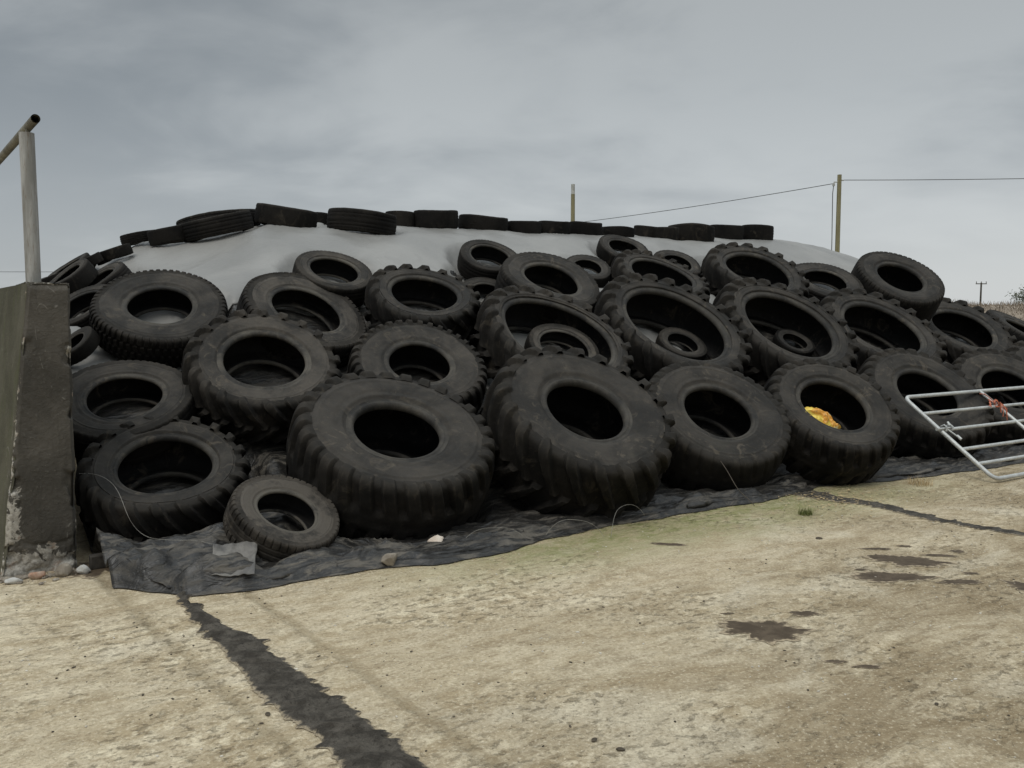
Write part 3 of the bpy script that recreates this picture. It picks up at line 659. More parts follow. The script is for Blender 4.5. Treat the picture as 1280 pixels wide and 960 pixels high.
# ------------------------------------------------------------------ ground
def poly_sheet(name, x0, x1, y0, y1, z, mat, n=2):
    xs = np.linspace(x0, x1, n); ys = np.linspace(y0, y1, n); X, Y = np.meshgrid(xs, ys, indexing='ij')
    return tag(link(name, grid_mesh(name, np.stack([X, Y, X*0+z], -1)), mat), kind='structure')
poly_sheet('field', -500, 500, -300, 700, -.03, m_field, 3)
poly_sheet('yard', -26, 34, -14, 34, 0.0, m_ground, 3)
def strip(name, vs, left, right, mat, jag, seed, nacross=22, relief=.012, z0=.004, cut=.3):
    v = np.arange(vs[0], vs[1], -.012); vv = -v
    lu = np.interp(vv, [-a for a, b in left], [b for a, b in left]); ru = np.interp(vv, [-a for a, b in right], [b for a, b in right])
    def jagf(k): return (fbm(vv*5, k*1.7, 0, k, 3)-.45)*2.2+np.maximum(fbm(vv*22, k*2.3, 0, k+5, 3)-.52, 0)*6+(vn(vv*90, 0, 0, k+3)-.5)*.35
    lu = lu-jag*jagf(seed); ru = ru+jag*jagf(seed+9)
    t = np.linspace(0, 1, nacross); UU = lu[:, None]*(1-t)+ru[:, None]*t; VV = v[:, None]+0*UU
    X, Y = xy(UU, VV); e = np.sin(np.clip(t, 0, 1)*np.pi)**.6
    Z = z0+relief*e*(ridge(X*9+VV*3, Y*16, seed, 2)*.9+fbm(X*40, Y*40, 0, seed+4, 3)*.5)
    me = grid_mesh(name, np.stack([X, Y, Z], -1)); me.attributes.new('edge', 'FLOAT', 'POINT').data.foreach_set('value', (np.abs(2*t-1)[None, :]**2.2+0*UU).astype(np.float32).ravel())
    return tag(link(name, me, mat), kind='structure')
strip('wet_channel', (-.95, -5.4), [(-.9, .345), (-1.2, .35), (-1.75, .375), (-2.5, .36), (-2.87, .42), (-3.3, .45), (-5.4, .60)],
      [(-.9, .365), (-1.1, .385), (-1.63, .475), (-1.9, .55), (-2.4, .57), (-2.75, .62), (-3.15, .67), (-3.41, .70), (-5.4, .90)], m_wet, .030, 5, 26, .020)
strip('wet_channel', (-1.05, -6.5), [(-1.0, 5.55), (-1.3, 5.60), (-1.7, 5.74), (-2.34, 5.70), (-2.9, 5.80), (-6.5, 6.0)],
      [(-1.0, 5.90), (-1.3, 5.84), (-1.7, 5.90), (-2.34, 5.80), (-2.9, 5.90), (-6.5, 6.12)], m_wet, .035, 15, 12, .012)
def puddle(x, y, rx, ry, seed, rot=0.0):
    a = np.linspace(0, 2*np.pi, 160, endpoint=False)
    k = 1.05+1.1*(fbm(np.cos(a)*1.5+9, np.sin(a)*1.5, 0, seed, 4)-.5)+.8*(fbm(np.cos(a)*4+3, np.sin(a)*4, 0, seed+3, 4)-.5)
    rr = np.linspace(.0, 1, 14); X = rx*k[:, None]*np.cos(a)[:, None]*rr; Y = ry*k[:, None]*np.sin(a)[:, None]*rr
    c, s = math.cos(rot), math.sin(rot)
    Z = .0032+.0006*(1-rr[None, :]**2)+0*X
    me = grid_mesh('damp_patch', np.stack([x+X*c-Y*s, y+X*s+Y*c, Z], -1), True); me.attributes.new('edge', 'FLOAT', 'POINT').data.foreach_set('value', (rr[None, :]**1.5+0*X).astype(np.float32).ravel())
    return tag(link('damp_patch', me, m_damp), kind='structure')
puddle(-2.60, 5.36, .30, .24, 33, .5)
for i, p in enumerate([(1.27, 4.26, .20, .125, 0), (1.58, 4.50, .075, .04, .1), (2.58, 5.50, .24, .13, -.35), (2.36, 5.15, .24, .10, .0), (2.68, 5.05, .11, .055, .1),
                       (3.02, 4.95, .10, .12, .2), (2.42, 5.60, .06, .035, 0), (2.85, 5.62, .11, .03, -.1), (3.02, 5.72, .05, .035, 0), (1.50, 3.86, .05, .02, 0), (1.62, 3.80, .06, .02, 0), (1.16, 4.50, .03, .015, 0), (2.20, 5.30, .05, .02, 0), (2.72, 5.85, .05, .02, 0), (2.50, 5.78, .09, .025, 0), (1.10, 5.9, .12, .03, -.2), (2.85, 5.22, .05, .02, 0)]):
    puddle(p[0], p[1], p[2], p[3], 40+i*7, p[4])

# ------------------------------------------------------------------ silage heap covers
def edge_v(u):
    e = np.interp(u, [0, .10, .22, .40, .76, 1.16, 1.52, 1.96, 2.46, 2.95, 3.42, 3.76, 4.42, 5.22, 6.0, 6.67, 7.46, 8.2, 8.72, 14],
                  [-.60, -.66, -.82, -1.04, -1.10, -1.07, -1.10, -1.24, -1.23, -1.10, -1.07, -1.05, -1.09, -1.06, -.95, -1.10, -1.22, -1.28, -1.32, -1.3])
    return e+.13*(fbm(u*2.6, 3.3, 0, 61, 4)-.5)+.035*(fbm(u*13, 1.3, 0, 62, 4)-.5)
ub = np.arange(.06, 13.0, .018); nb_ = 200; tb = np.linspace(0, 1, nb_)
UB = ub[:, None]+0*tb; E = edge_v(ub)[:, None]; VB = E+(2.7-E)*tb[None, :]**1.35
UB = UB+.03*(fbm(UB*3, VB*3, 0, 70, 3)-.5)
dist = VB-E
wp = .8*fbm(UB*.8, VB*.8, 0, 74, 2)
wr = .045*ridge(UB*.55+VB*.35+wp, VB*3.4-UB*.35+wp, 71, 4.5)+.032*ridge(UB*1.3-VB*1.6+wp, VB*4.2+UB*.9, 72, 5)+.014*ridge(UB*3.6+VB*2, VB*8-UB*1.5+wp*3, 73, 5)+.012*fbm(UB*1.6, VB*3.5, 0, 75, 2)
crump = sstep(1.9, .7, UB)*sstep(-.05, -.35, VB)
wr = wr*.9+.050*np.maximum(crease(UB, VB, 1.5, 76, 4, 2.6)-.3, 0)+.022*crease(UB, VB, 4.0, 77, 4, 2.2)+.006*crease(UB, VB, 10, 75, 3, 1.6)
wr = wr+crump*(.17*np.maximum(crease(UB, VB, 1.9, 78, 4, 1.3)-.25, 0)+.06*crease(UB, VB, 4.2, 79, 4)+.012*crease(UB, VB, 11, 80, 3))
hem = .016*np.exp(-((dist-.04)/.022)**2)*sstep(.3, .7, fbm(UB*2.5, 0*VB, 0, 78, 3))
zz = np.maximum(Hs(UB, VB), 0)*sstep(-.5, -.1, VB)
lim = np.where(VB < gv[0], 9, Zs(UB, VB))
zb = zz+wr*sstep(.0, .16, dist)*(.10+.90*sstep(.75, .05, VB))+hem+.007
zb = np.maximum(np.minimum(zb, np.maximum(lim-.012, zz*.0+.007)), .007)
zb[:, 0] = .005
XB, YB = xy(UB, VB)
bs = link('black_sheet', grid_mesh('black_sheet', np.stack([XB, YB, zb], -1), sharp=50), m_black)
md = bs.modifiers.new('thickness', 'SOLIDIFY'); md.thickness = .003; md.offset = 1
tag(bs, 'crumpled black plastic sheet spread along the ground under the front row of tyres', 'plastic sheet')
# folded end of the sheet near the small truck tyre
def flap(cu, cv, cz, L, W, tilt, yaw, seed, mat):
    a = np.linspace(-.5, .5, 46); b = np.linspace(-.5, .5, 40); Aa, Bb = np.meshgrid(a, b, indexing='ij')
    z = .035*crease(Aa, Bb, 1.3, seed, 4)+.010*crease(Aa, Bb, 4, seed+1, 4)+.05*sstep(.2, .5, Bb)*fbm(Aa*3, Bb*3, 0, seed+2, 3)
    x = Aa*L*(1+.2*(fbm(Bb*2, 0*Bb, 0, seed+4, 2)-.5)); y = Bb*W*(1+.16*(fbm(Aa*2, 0*Aa, 0, seed+5, 2)-.5))
    M = Matrix.Translation(P3(cu, cv, cz)) @ Matrix.Rotation(SA+yaw, 4, 'Z') @ Matrix.Rotation(tilt, 4, 'X')
    Pp = np.stack([x, y, z], -1).reshape(-1, 3); Mn = np.array(M); Pp = Pp @ Mn[:3, :3].T+Mn[:3, 3]; Pp[:, 2] = np.maximum(Pp[:, 2], .012)
    o = link('folded_flap', grid_mesh('folded_flap', Pp.reshape(46, 40, 3), sharp=50), mat, bs)
    m2 = o.modifiers.new('thickness', 'SOLIDIFY'); m2.thickness = .003
    return o
def fold(u0, u1, o0, wd, seed):
    a = np.arange(u0, u1, .015); b = np.linspace(0, 1, 26); Aa = a[:, None]+0*b; off = o0+.10*(fbm(a*1.8, 0*a, 0, seed, 4)-.5); w_ = wd*(.35+1.3*fbm(a*2.3, 0*a, 0, seed+1, 4))*np.minimum(1, np.minimum(a-u0, u1-a)/.25+.05)
    Vv = edge_v(a)[:, None]+off[:, None]+w_[:, None]*b[None, :]
    base = np.maximum(Hs(Aa, Vv), 0)*sstep(-.5, -.1, Vv)
    z = base+.022+.030*np.sin(b*np.pi)[None, :]**.7*(.3+fbm(Aa*2.2, Vv*3, 0, seed+2, 3))+.030*crease(Aa, Vv, 1.8, seed+3, 4, 2.2)+.012*crease(Aa, Vv, 5, seed+4, 4, 1.6)
    z = np.minimum(z, np.where(Vv < gv[0], 9, np.maximum(Zs(Aa, Vv)-.008, .015))); z[:, 0] = np.minimum(z[:, 0], .022+.02*fbm(a*6, 0*a, 0, seed+6, 2))
    X, Y = xy(Aa, Vv); o = link('fold', grid_mesh('fold', np.stack([X, Y, z], -1), sharp=50), m_black, bs); q = o.modifiers.new('thickness', 'SOLIDIFY'); q.thickness = .003; return o
fold(.95, 2.7, .10, .30, 301); fold(2.3, 4.9, .16, .34, 311); fold(4.3, 6.6, .05, .30, 321); fold(6.2, 9.4, .07, .34, 331); fold(.25, 1.3, .05, .36, 341); fold(3.4, 7.4, .42, .22, 351)
f1 = flap(.70, -.88, .12, .26, .30, .34, -.35, 81, m_flap); f1['label'] = 'dusty grey folded flap of the plastic'
f2 = flap(.42, -.62, .06, .42, .38, .25, .5, 91, m_black)
# grey film over the top
uf = np.arange(.0, 24.0, .05); nf = 190; tf = np.linspace(0, 1, nf)
lowv = np.interp(uf, [0, 1.0, 1.35, 3.2, 3.6, 6.3, 6.7, 11, 24], [1.62, 1.62, 2.1, 2.2, .45, .45, 1.6, 1.85, 1.85])+.3*(fbm(uf*1.3, 2.0, 0, 101, 4)-.5)  # edge pulled back: black film inside tyre holes stands in for their shade
UF = uf[:, None]+0*tf; VF = lowv[:, None]+(11.6-lowv[:, None])*tf[None, :]**1.25
cr = .030*ridge(UF*.7+fbm(UF*.5, VF*.5, 0, 103, 2), VF*1.4-UF*.3, 102, 3)+.012*ridge(UF*2.2-VF*.8, VF*1.6+UF*.7, 104, 2.4)+.02*fbm(UF*.8, VF*.8, 0, 105, 3)
zf = np.minimum(Hs(UF, VF)+.022+cr, np.maximum(Zs(UF, VF)-.006, .03))
XF, YF = xy(UF, VF)
fl_ = link('grey_sheet', grid_mesh('grey_sheet', np.stack([XF, YF, zf], -1)), m_film)
md = fl_.modifiers.new('thickness', 'SOLIDIFY'); md.thickness = .004; md.offset = 1
tag(fl_, 'pale grey plastic film covering the top of the silage heap beneath the tyres', 'plastic sheet')

# ------------------------------------------------------------------ clamp wall and its rail
WH = 1.795; VW = -.06; WL = 13.0
WA = R_(37.0); WV = np.array([-math.sin(WA), math.cos(WA)])      # the wall runs back a little wider than the heap
def wxy(u, v):
    u = np.asarray(u, float); v = np.asarray(v, float)
    return O[0]+u*U[0]+v*WV[0], O[1]+u*U[1]+v*WV[1]
def W3(u, v, z):
    x, y = wxy(u, v); return (float(x), float(y), z)
def wall_face(name, mat, fn, nu, nv, spall, parent, disp):
    a = np.linspace(0, 1, nu); b = np.linspace(0, 1, nv); Aa, Bb = np.meshgrid(a, b, indexing='ij')
    u, v, z, nu_, nv_, nz_ = fn(Aa, Bb); d = disp(Aa, Bb, u, v, z); s = spall(Aa, Bb, u, v, z)
    u = u+nu_*d; v = v+nv_*d; z = z+nz_*d; X, Y = wxy(u, v)
    me = grid_mesh(name, np.stack([X, Y, z+0*X], -1)); at = me.attributes.new('spall', 'FLOAT', 'POINT'); at.data.foreach_set('value', s.astype(np.float32).ravel())
    return link(name, me, mat, parent)
wall = empty('clamp_wall', W3(-.25, VW, 0)); wall_loc = Vector(W3(-.25, VW, 0))
tag(wall, 'dark weathered concrete wall end with broken base and mossy side', 'wall')
ul = lambda z: -.475+.21*(z/WH)            # battered outer face
ur = lambda z: -.06+.02*(z/WH)
edge_n = lambda z, v, s: (fbm(z*7, v*7, 0, s, 4)-.5)*.05
def end_fn(a, b):
    z = b*WH; L = ul(z)+.02*(fbm(b*9, 0*b, 0, 111, 4)-.5); Rr = ur(z)+.014*(fbm(b*11, 0*b, 0, 112, 4)-.5)
    return L+(Rr-L)*a, VW+0*a, z+.02*(fbm(a*6, 0*a, 0, 113, 3)-.5)*sstep(.95, 1, b), 0, -1, 0
def end_disp(a, b, u, v, z):
    base = sstep(.30, .04, z)*(.018*fbm(u*11, z*11, 0, 115, 5)-.030*ridge(u*7, z*8, 116, 3)+.016*(fbm(u*40, z*40, 0, 117, 4)-.5)-.012)
    round_ = -.022*(sstep(.07, 0, a)+sstep(.93, 1, a))-.02*sstep(.975, 1, b)
    return base+round_+.010*(fbm(u*5, z*4, 0, 118, 4)-.5)-.03*sstep(.58, .70, fbm(u*7, z*7, 0, 119, 3))*sstep(.25, 0, np.minimum(a, 1-a)*1.0)
def end_spall(a, b, u, v, z):
    s = sstep(.30, .05, z+.18*(fbm(u*6, z*3, 0, 120, 3)-.5))*.75
    s = np.maximum(s, sstep(.10, .0, a)*(.30+.35*sstep(.9, .2, b))); s = np.maximum(s, sstep(.42, .05, a)*sstep(.52, .22, b)*.62)
    s = np.maximum(s, sstep(.95, 1.0, a)*.42); s = np.maximum(s, sstep(.985, 1.0, b)*.55)
    s = np.maximum(s, .75*np.exp(-(((a-.95)/.09)**2+((b-.765)/.035)**2))); return s
wf = wall_face('end_face', m_wall, end_fn, 90, 240, end_spall, None, end_disp)
wo = wall_face('outer_face', m_moss, lambda a, b: (ul(b*WH)+0*a+.02*(fbm(b*9, 0*b, 0, 111, 4)-.5)*sstep(.04, 0, a), VW+.012+a*WL, b*WH, -1, 0, 0), 260, 60,
               lambda a, b, u, v, z: np.maximum(.45*sstep(.012, 0, a), .4*sstep(.2, 0, z)), None, lambda a, b, u, v, z: .012*(fbm(v*2.5, z*3, 0, 122, 4)-.5)-.012*sstep(.004, 0, a))
wi = wall_face('inner_face', m_wall, lambda a, b: (ur(b*WH)+0*a+.014*(fbm(b*11, 0*b, 0, 112, 4)-.5)*sstep(.04, 0, a), VW+.012+a*WL, b*WH, 1, 0, 0), 160, 40,
               lambda a, b, u, v, z: .38*sstep(.01, 0, a)+0*b, None, lambda a, b, u, v, z: .008*(fbm(v*3, z*3, 0, 123, 3)-.5)-.012*sstep(.004, 0, a))
wt = wall_face('coping', m_moss, lambda a, b: (ul(WH)+(ur(WH)-ul(WH))*b, VW+.012+a*WL, WH-.008+0*a, 0, 0, 1), 240, 12,
               lambda a, b, u, v, z: .45*sstep(.02, 0, a)+.2+0*b, None, lambda a, b, u, v, z: .03*(fbm(u*8, v*5, 0, 125, 4)-.5)-.02*(sstep(.1, 0, b)+sstep(.9, 1, b)))
for o in (wf, wo, wi, wt):
    o.parent = wall; o.location = -wall_loc
rail = empty('railing', W3(-.215, .10, WH-.02)); rl = Vector(W3(-.215, .10, WH-.02))
tag(rail, 'galvanised post and pipe rail standing on the concrete wall top', 'railing')
def part(name, mb, mat, parent, pl, **k):
    o = link(name, mb.mesh(name, **k), mat, parent); o.location = -pl; return o
m = MB(); m.tube([W3(-.215, .10, WH-.03), W3(-.215, .10, 2.2), W3(-.217, .10, 2.712)], .043, 16); part('post', m, m_gpost, rail, rl)
m = MB(); m.box(W3(-.215, .09, 2.728), (.014, .05, .05), Matrix.Rotation(SA, 3, 'Z')); part('bracket', m, m_rail, rail, rl)
m = MB()
pts_ = [W3(-.205, v, 2.752) for v in np.linspace(-.17, 7.0, 12)]
m.tube(pts_, .026, 16, caps=False); m.tube(pts_, .021, 16, caps=False); part('rail_pipe', m, m_rail, rail, rl)
m = MB(); m.tube([W3(-.215, 6.4, WH-.03), W3(-.215, 6.4, 2.77)], .043, 12); part('post', m, m_gpost, rail, rl)

# ------------------------------------------------------------------ gate leaning on the right-hand tyres
GB = Vector((4.600, 8.085, .040)); gy, ge = R_(32), R_(36)
gU = Vector((math.cos(gy), math.sin(gy), 0)); gS = Vector((-math.sin(gy)*math.cos(ge), math.cos(gy)*math.cos(ge), math.sin(ge)))
gate = empty('field_gate', GB); tag(gate, 'galvanised tubular field gate leaning back on the tyres at right', 'gate')
GL, GH, gr = 4.3, 1.20, .0205
G = lambda a, b, c=0: gU*a+gS*b+gU.cross(gS)*c
def gpart(name, mb, mat, **k): return link(name, mb.mesh(name, **k), mat, gate)
def corner(a, b, sa, sb, r=.085):
    return [G(a+sa*r*(1-math.sin(t)), b+sb*r*(1-math.cos(t))) for t in np.linspace(0, math.pi/2, 7)]
pth = [G(GL/2, 0), *corner(0, 0, 1, 1)[::-1][::1], *corner(0, GH, 1, -1), G(GL/2, GH)]
pth = [G(GL/2, 0)]+[G(.085*(1-math.sin(t)), .085*(1-math.cos(t))) for t in np.linspace(0, math.pi/2, 7)]+[G(.085*(1-math.cos(t)), GH-.085*(1-math.sin(t))) for t in np.linspace(0, math.pi/2, 7)]+[G(GL/2, GH)]
pth += [G(GL-.085*(1-math.sin(t)), GH-.085*(1-math.cos(t))) for t in np.linspace(0, math.pi/2, 7)]+[G(GL-.085*(1-math.cos(t)), .085*(1-math.sin(t))) for t in np.linspace(0, math.pi/2, 7)]+[G(GL/2, 0)]
m = MB(); m.tube(pth, gr, 14, caps=False); gpart('frame', m, m_galv, sharp=60)
for fz in (.175, .345, .575, .785):
    m = MB(); m.tube([G(.0, GH*fz), G(GL/2, GH*fz-.004), G(GL, GH*fz)], gr*.86, 12); gpart('rail', m, m_galv, sharp=60)
for a in (1.40, 2.85):
    m = MB(); m.tube([G(a, .0, .004), G(a, GH, .004)], gr*.92, 12); gpart('upright', m, m_galv, sharp=60)
m = MB(); b0 = GH*.575
m.tube([G(-.09, b0-.005, .03), G(.16, b0-.005, .03)], .011, 10)
m.tube([G(-.10, b0-.005, .03), G(-.07, b0-.005, .03)], .016, 10)
for a in (.035, .135): m.tube([G(a, b0-.035, .02), G(a, b0-.02, .055), G(a, b0+.02, .055), G(a, b0+.035, .02)], .009, 8)
m.tube([G(.13, b0+.01, .045), G(.145, b0+.055, .05)], .012, 8); m.tube([G(.035, b0-.01, .04), G(.10, b0-.16, .03)], .008, 8); m.tube([G(.10, b0-.12, .03), G(.10, b0-.175, .03)], .014, 8)
gpart('latch', m, m_galv)
tw = empty('baler_twine', GB+G(1.36, GH*.785)); tag(tw, 'frayed orange twine knotted round the gate upright', 'twine')
m = MB(); rt = np.random.RandomState(5)
for k in range(3):
    m.tube([G(-.0+.012*k, -.02, .03)]+[G(.045*math.cos(t)*.7+.01*k, .0+.035*math.sin(t)+.01*k, .032+.02*math.sin(t*1.3)) for t in np.linspace(0, 6.0, 14)], .0048, 6)
for k in range(7):
    a, b = rt.uniform(-.05, .10), rt.uniform(-.17, -.05); p0 = G(.0, -.01, .035); p1 = G(a*.5+rt.uniform(-.02, .02), b*.35, .05+rt.uniform(0, .03)); p2 = G(a, b*.8, .04); p3 = p2+Vector((rt.uniform(-.01, .01), -.01, rt.uniform(-.12, -.02)))
    m.tube([p0, p1, p2, p3], .0042, 5)
for k in range(4):
    a = -.02-.03*k; m.tube([G(0, 0, .03), G(-.09, .04+.012*k, .05), G(-.13, .03-.01*k, .045), G(-.16+a*.2, -.04+.01*k, .035)], .004, 5)
m.tube([G(.01, .02, .03), G(-.02, .12, .04), G(-.05, .16, .045), G(-.08, .19, .03)], .005, 5); m.tube([G(.01, .02, .03), G(-.04, .10, .05), G(-.06, .16, .055)], .0042, 5)
link('strands', m.mesh('strands'), m_twine, tw)

# ------------------------------------------------------------------ yellow feed bag in a tyre
fb = [t for t in TY if t[0] == 'F13'][0]
bx, by, bn = axes(fb[3]); Cc = np.array(fb[2]); 
Aa, Bb = np.meshgrid(np.linspace(-1, 1, 60), np.linspace(-1, 1, 46), indexing='ij')
hgt = .16*(1-Aa**2*.7-Bb**2*.8)+.055*ridge(Aa*1.8+Bb, Bb*2.2, 131, 2)+.03*ridge(Aa*5, Bb*4+Aa, 132, 2)+.012*fbm(Aa*12, Bb*12, 0, 133, 3)
rad = fb[4]*fb[6]
da = -.20; ca, sa_ = math.cos(R_(-42)), math.sin(R_(-42))
pa = Aa*.21*(1+.25*(fbm(Bb*2, 0*Bb, 0, 134, 2)-.5)); pb = Bb*.13*(1+.25*(fbm(Aa*2, 0*Aa, 0, 135, 2)-.5))
lx = -.66*rad+pa*ca-pb*sa_; ly = -.40*rad+pa*sa_+pb*ca
lx2 = lx; lz = .17*fb[5]+hgt*.8-.35*np.clip(pb-.02, 0, 1)
Pb = Cc+lx2[..., None]*bx+ly[..., None]*by+lz[..., None]*bn
bag = link('feed_bag', grid_mesh('feed_bag', Pb, sharp=45), m_bag)
md = bag.modifiers.new('thickness', 'SOLIDIFY'); md.thickness = .006; md.offset = -1
tag(bag, 'crumpled yellow and orange plastic feed bag lying inside a front-row tyre', 'bag')

# ------------------------------------------------------------------ stones and small rubbish
def stone(name, x, y, z, sx, sy, sz, rot, seed, mat, label=None, cat='stone', group=None, n=26):
    th = np.linspace(0, 2*np.pi, n, endpoint=False); ph = np.linspace(.001, np.pi-.001, n//2+4); T_, P_ = np.meshgrid(th, ph, indexing='ij')
    d = np.stack([np.cos(T_)*np.sin(P_), np.sin(T_)*np.sin(P_), np.cos(P_)], -1)
    k = .72+.5*fbm(d[..., 0]*1.6+seed, d[..., 1]*1.6, d[..., 2]*1.6, seed, 3)
    for q in range(7):                                                   # broken flat faces
        nn = RNG.normal(size=3); nn /= np.linalg.norm(nn); c = d@nn; k = np.where(c > .35, np.minimum(k, RNG.uniform(.62, .85)/np.maximum(c, .36)), k)
    Pp = d*k[..., None]*np.array([sx, sy, sz]); c, s = math.cos(rot), math.sin(rot)
    Pp = np.stack([Pp[..., 0]*c-Pp[..., 1]*s, Pp[..., 0]*s+Pp[..., 1]*c, Pp[..., 2]-Pp[..., 2].min()-sz*.12], -1)
    o = link(name, grid_mesh(name, Pp, True, sharp=38), mat, None, (x, y, z)); 
    return tag(o, label, cat, group)
stone('stone', -.52, 5.72, .03, .072, .046, .046, .2, 3, m_stone, 'pale pinkish stone holding down the black sheet before the widest loader tyre')
stone('stone', -.775, 5.36, .012, .065, .045, .045, .8, 8, m_brownstone, 'muddy brown stone on the front edge of the black sheet')
stone('stone', -2.66, 5.22, .0, .040, .032, .035, .3, 12, m_white, 'small white stone lying beside the foot of the wall')
stone('stone', -2.98, 5.02, .0, .05, .024, .022, .5, 17, m_white, 'whitish broken stone in front of the wall base')
stone('brick_piece', -2.89, 5.115, .0, .05, .028, .03, .6, 21, m_brick, 'orange brown brick fragment at the wall base', 'brick')
stone('brick_piece', -2.76, 5.175, .0, .05, .045, .05, .1, 24, m_brownstone, 'grey brown lump of mortar at the right corner of the wall base', 'rubble')
m = MB(); m.box((0, 0, .045), (.11, .07, .09), Matrix.Rotation(.6, 3, 'Z'))
sb = link('block', m.mesh('block'), m_brownstone, None, (*[float(q) for q in xy(.06, -.11)], 0)); bv = sb.modifiers.new('bevel', 'BEVEL'); bv.width = .008; bv.segments = 2
sb.data.materials[0] = m_side; tag(sb, 'small dark block between the wall foot and the tyre', 'block')
def scatter(name, pts, smin, smax, mat, seed, flat=.6):
    rs = np.random.RandomState(seed); ico = []
    t = (1+5**.5)/2
    base = np.array([(-1,t,0),(1,t,0),(-1,-t,0),(1,-t,0),(0,-1,t),(0,1,t),(0,-1,-t),(0,1,-t),(t,0,-1),(t,0,1),(-t,0,-1),(-t,0,1)], float)/1.9
    fc = np.array([(0,11,5),(0,5,1),(0,1,7),(0,7,10),(0,10,11),(1,5,9),(5,11,4),(11,10,2),(10,7,6),(7,1,8),(3,9,4),(3,4,2),(3,2,6),(3,6,8),(3,8,9),(4,9,5),(2,4,11),(6,2,10),(8,6,7),(9,8,1)])
    vs = []; fs = []
    for i, (x, y) in enumerate(pts):
        s = smin+(smax-smin)*rs.rand()**3; b = base*(1+.35*(rs.rand(12, 1)-.5))*s*np.array([1+rs.rand(), 1, flat]); a = rs.rand()*6.28
        c, q = math.cos(a), math.sin(a); vs.append(np.stack([x+b[:, 0]*c-b[:, 1]*q, y+b[:, 0]*q+b[:, 1]*c, b[:, 2]+s*flat*.55], -1)); fs.append(fc+12*i)
    fs = np.vstack(fs); me = raw_mesh(name, np.vstack(vs), fs, np.full(len(fs), 3), False); return tag(link(name, me, mat), kind='stuff')
def yard_pts(n, seed, thr, x0=-3, x1=5, y0=2.3, y1=9.5):
    rs = np.random.RandomState(seed); out = []
    while len(out) < n:
        x, y = rs.uniform(x0, x1), rs.uniform(y0, y1)
        r = np.array([x, y])-O; u, v = r@U, r@V
        if v > -1.25 and u > -.1: continue
        if u < -.3 and v > -.1: continue
        if vn(x*1.3, y*1.3, 0, seed) < thr: continue
        out.append((x, y))
    return out
scatter('muck_crumbs', yard_pts(1100, 3, .45), .0015, .0065, m_crumb, 4, .6)
scatter('grit', yard_pts(1400, 9, .35), .0015, .006, m_grit, 6, .7)
rs_ = np.random.RandomState(3)
scatter('rubble_chips', [tuple(float(q) for q in xy(rs_.uniform(-.48, .0), -.08-abs(rs_.normal(0, .06)))) for k in range(130)], .004, .022, m_brownstone, 8, .8)
# clods of dung on the concrete
for i, (x, y, s) in enumerate([(.40, 3.05, .012), (.31, 3.12, .011), (-.98, 3.33, .011), (2.20, 6.05, .018), (1.75, 3.42, .009)]):
    stone('clod', x, y, .0, s*1.6, s, s*.5, i, 60+i, m_crumb, ['dark clod on the muddy patch near the photo bottom', 'smaller dark clod left of the other on the muddy patch', 'dark clod on the edge of the wet channel',
          'dark clod lying on the concrete before the damp patches', 'little dark clod on the muddy concrete at right'][i], 'clod', n=14)
def blades(n, cx, cy, cz, rad, hmin, hmax, wd, seed, lean=.5, up=None):
    rs = np.random.RandomState(seed); m = MB()
    for i in range(n):
        a = rs.rand()*6.28; r = rad*rs.rand()**.6; x, y = cx+r*math.cos(a), cy+r*math.sin(a); z = cz if up is None else up(x, y)
        h = rs.uniform(hmin, hmax); b = rs.rand()*6.28; l = h*lean*rs.rand(); w = wd*(.5+rs.rand()); px, py = -math.sin(b)*w, math.cos(b)*w
        mx, my = x+math.cos(b)*l*.4, y+math.sin(b)*l*.4; tx, ty = x+math.cos(b)*l, y+math.sin(b)*l
        m.add([(x-px, y-py, z), (x+px, y+py, z), (mx+px*.7, my+py*.7, z+h*.6), (mx-px*.7, my-py*.7, z+h*.6), (tx, ty, z+h)], [(0, 1, 2, 3), (3, 2, 4)])
    return m
g1 = link('grass_tuft', blades(170, 2.36, 6.80, .0, .055, .02, .075, .0016, 5, .9).mesh('grass_tuft', False, None), m_grass); tag(g1, 'small green grass tuft growing on the yard before the sheet', 'grass tuft')
g2 = link('grass_tuft', blades(150, 3.86, 8.02, .0, .11, .02, .09, .0018, 6, 1.2).mesh('grass_tuft', False, None), m_dry); tag(g2, 'dry brown grass tuft beside the gate corner at the sheet edge', 'grass tuft')
# fallen leaves and straw where the right channel meets the sheet
m = MB(); rs_ = np.random.RandomState(14)
for i in range(420):
    u, v = 5.75+rs_.normal(0, .28), -1.35+rs_.normal(0, .22)
    x, y = [float(q) for q in xy(u, v)]; s = rs_.uniform(.006, .022); a = rs_.rand()*6.28; c, q = math.cos(a)*s, math.sin(a)*s
    z = .008+.008*rs_.rand(); m.add([(x-c, y-q, z), (x+q*.35, y-c*.35, z+.004*rs_.rand()), (x+c, y+q, z+.006*rs_.rand()), (x-q*.35, y+c*.35, z)], [(0, 1, 2, 3)])
tag(link('leaf_litter', m.mesh('leaf_litter', False, None), m_dry), kind='stuff')
rs_ = np.random.RandomState(31); m = MB()
for i in range(900):
    u = rs_.uniform(.2, 9.2); v = float(edge_v(np.array([u]))[0])-abs(rs_.normal(0, .10)); x, y = [float(q) for q in xy(u, v)]; l = rs_.uniform(.008, .04); a = rs_.rand()*6.28; w = .0012
    c, q = math.cos(a), math.sin(a); m.add([(x-c*l+q*w, y-q*l-c*w, .005), (x-c*l-q*w, y-q*l+c*w, .005), (x+c*l, y+q*l, .006+.008*rs_.rand())], [(0, 1, 2)])
tag(link('straw_litter', m.mesh('straw_litter', False, None), m_dry), kind='stuff')
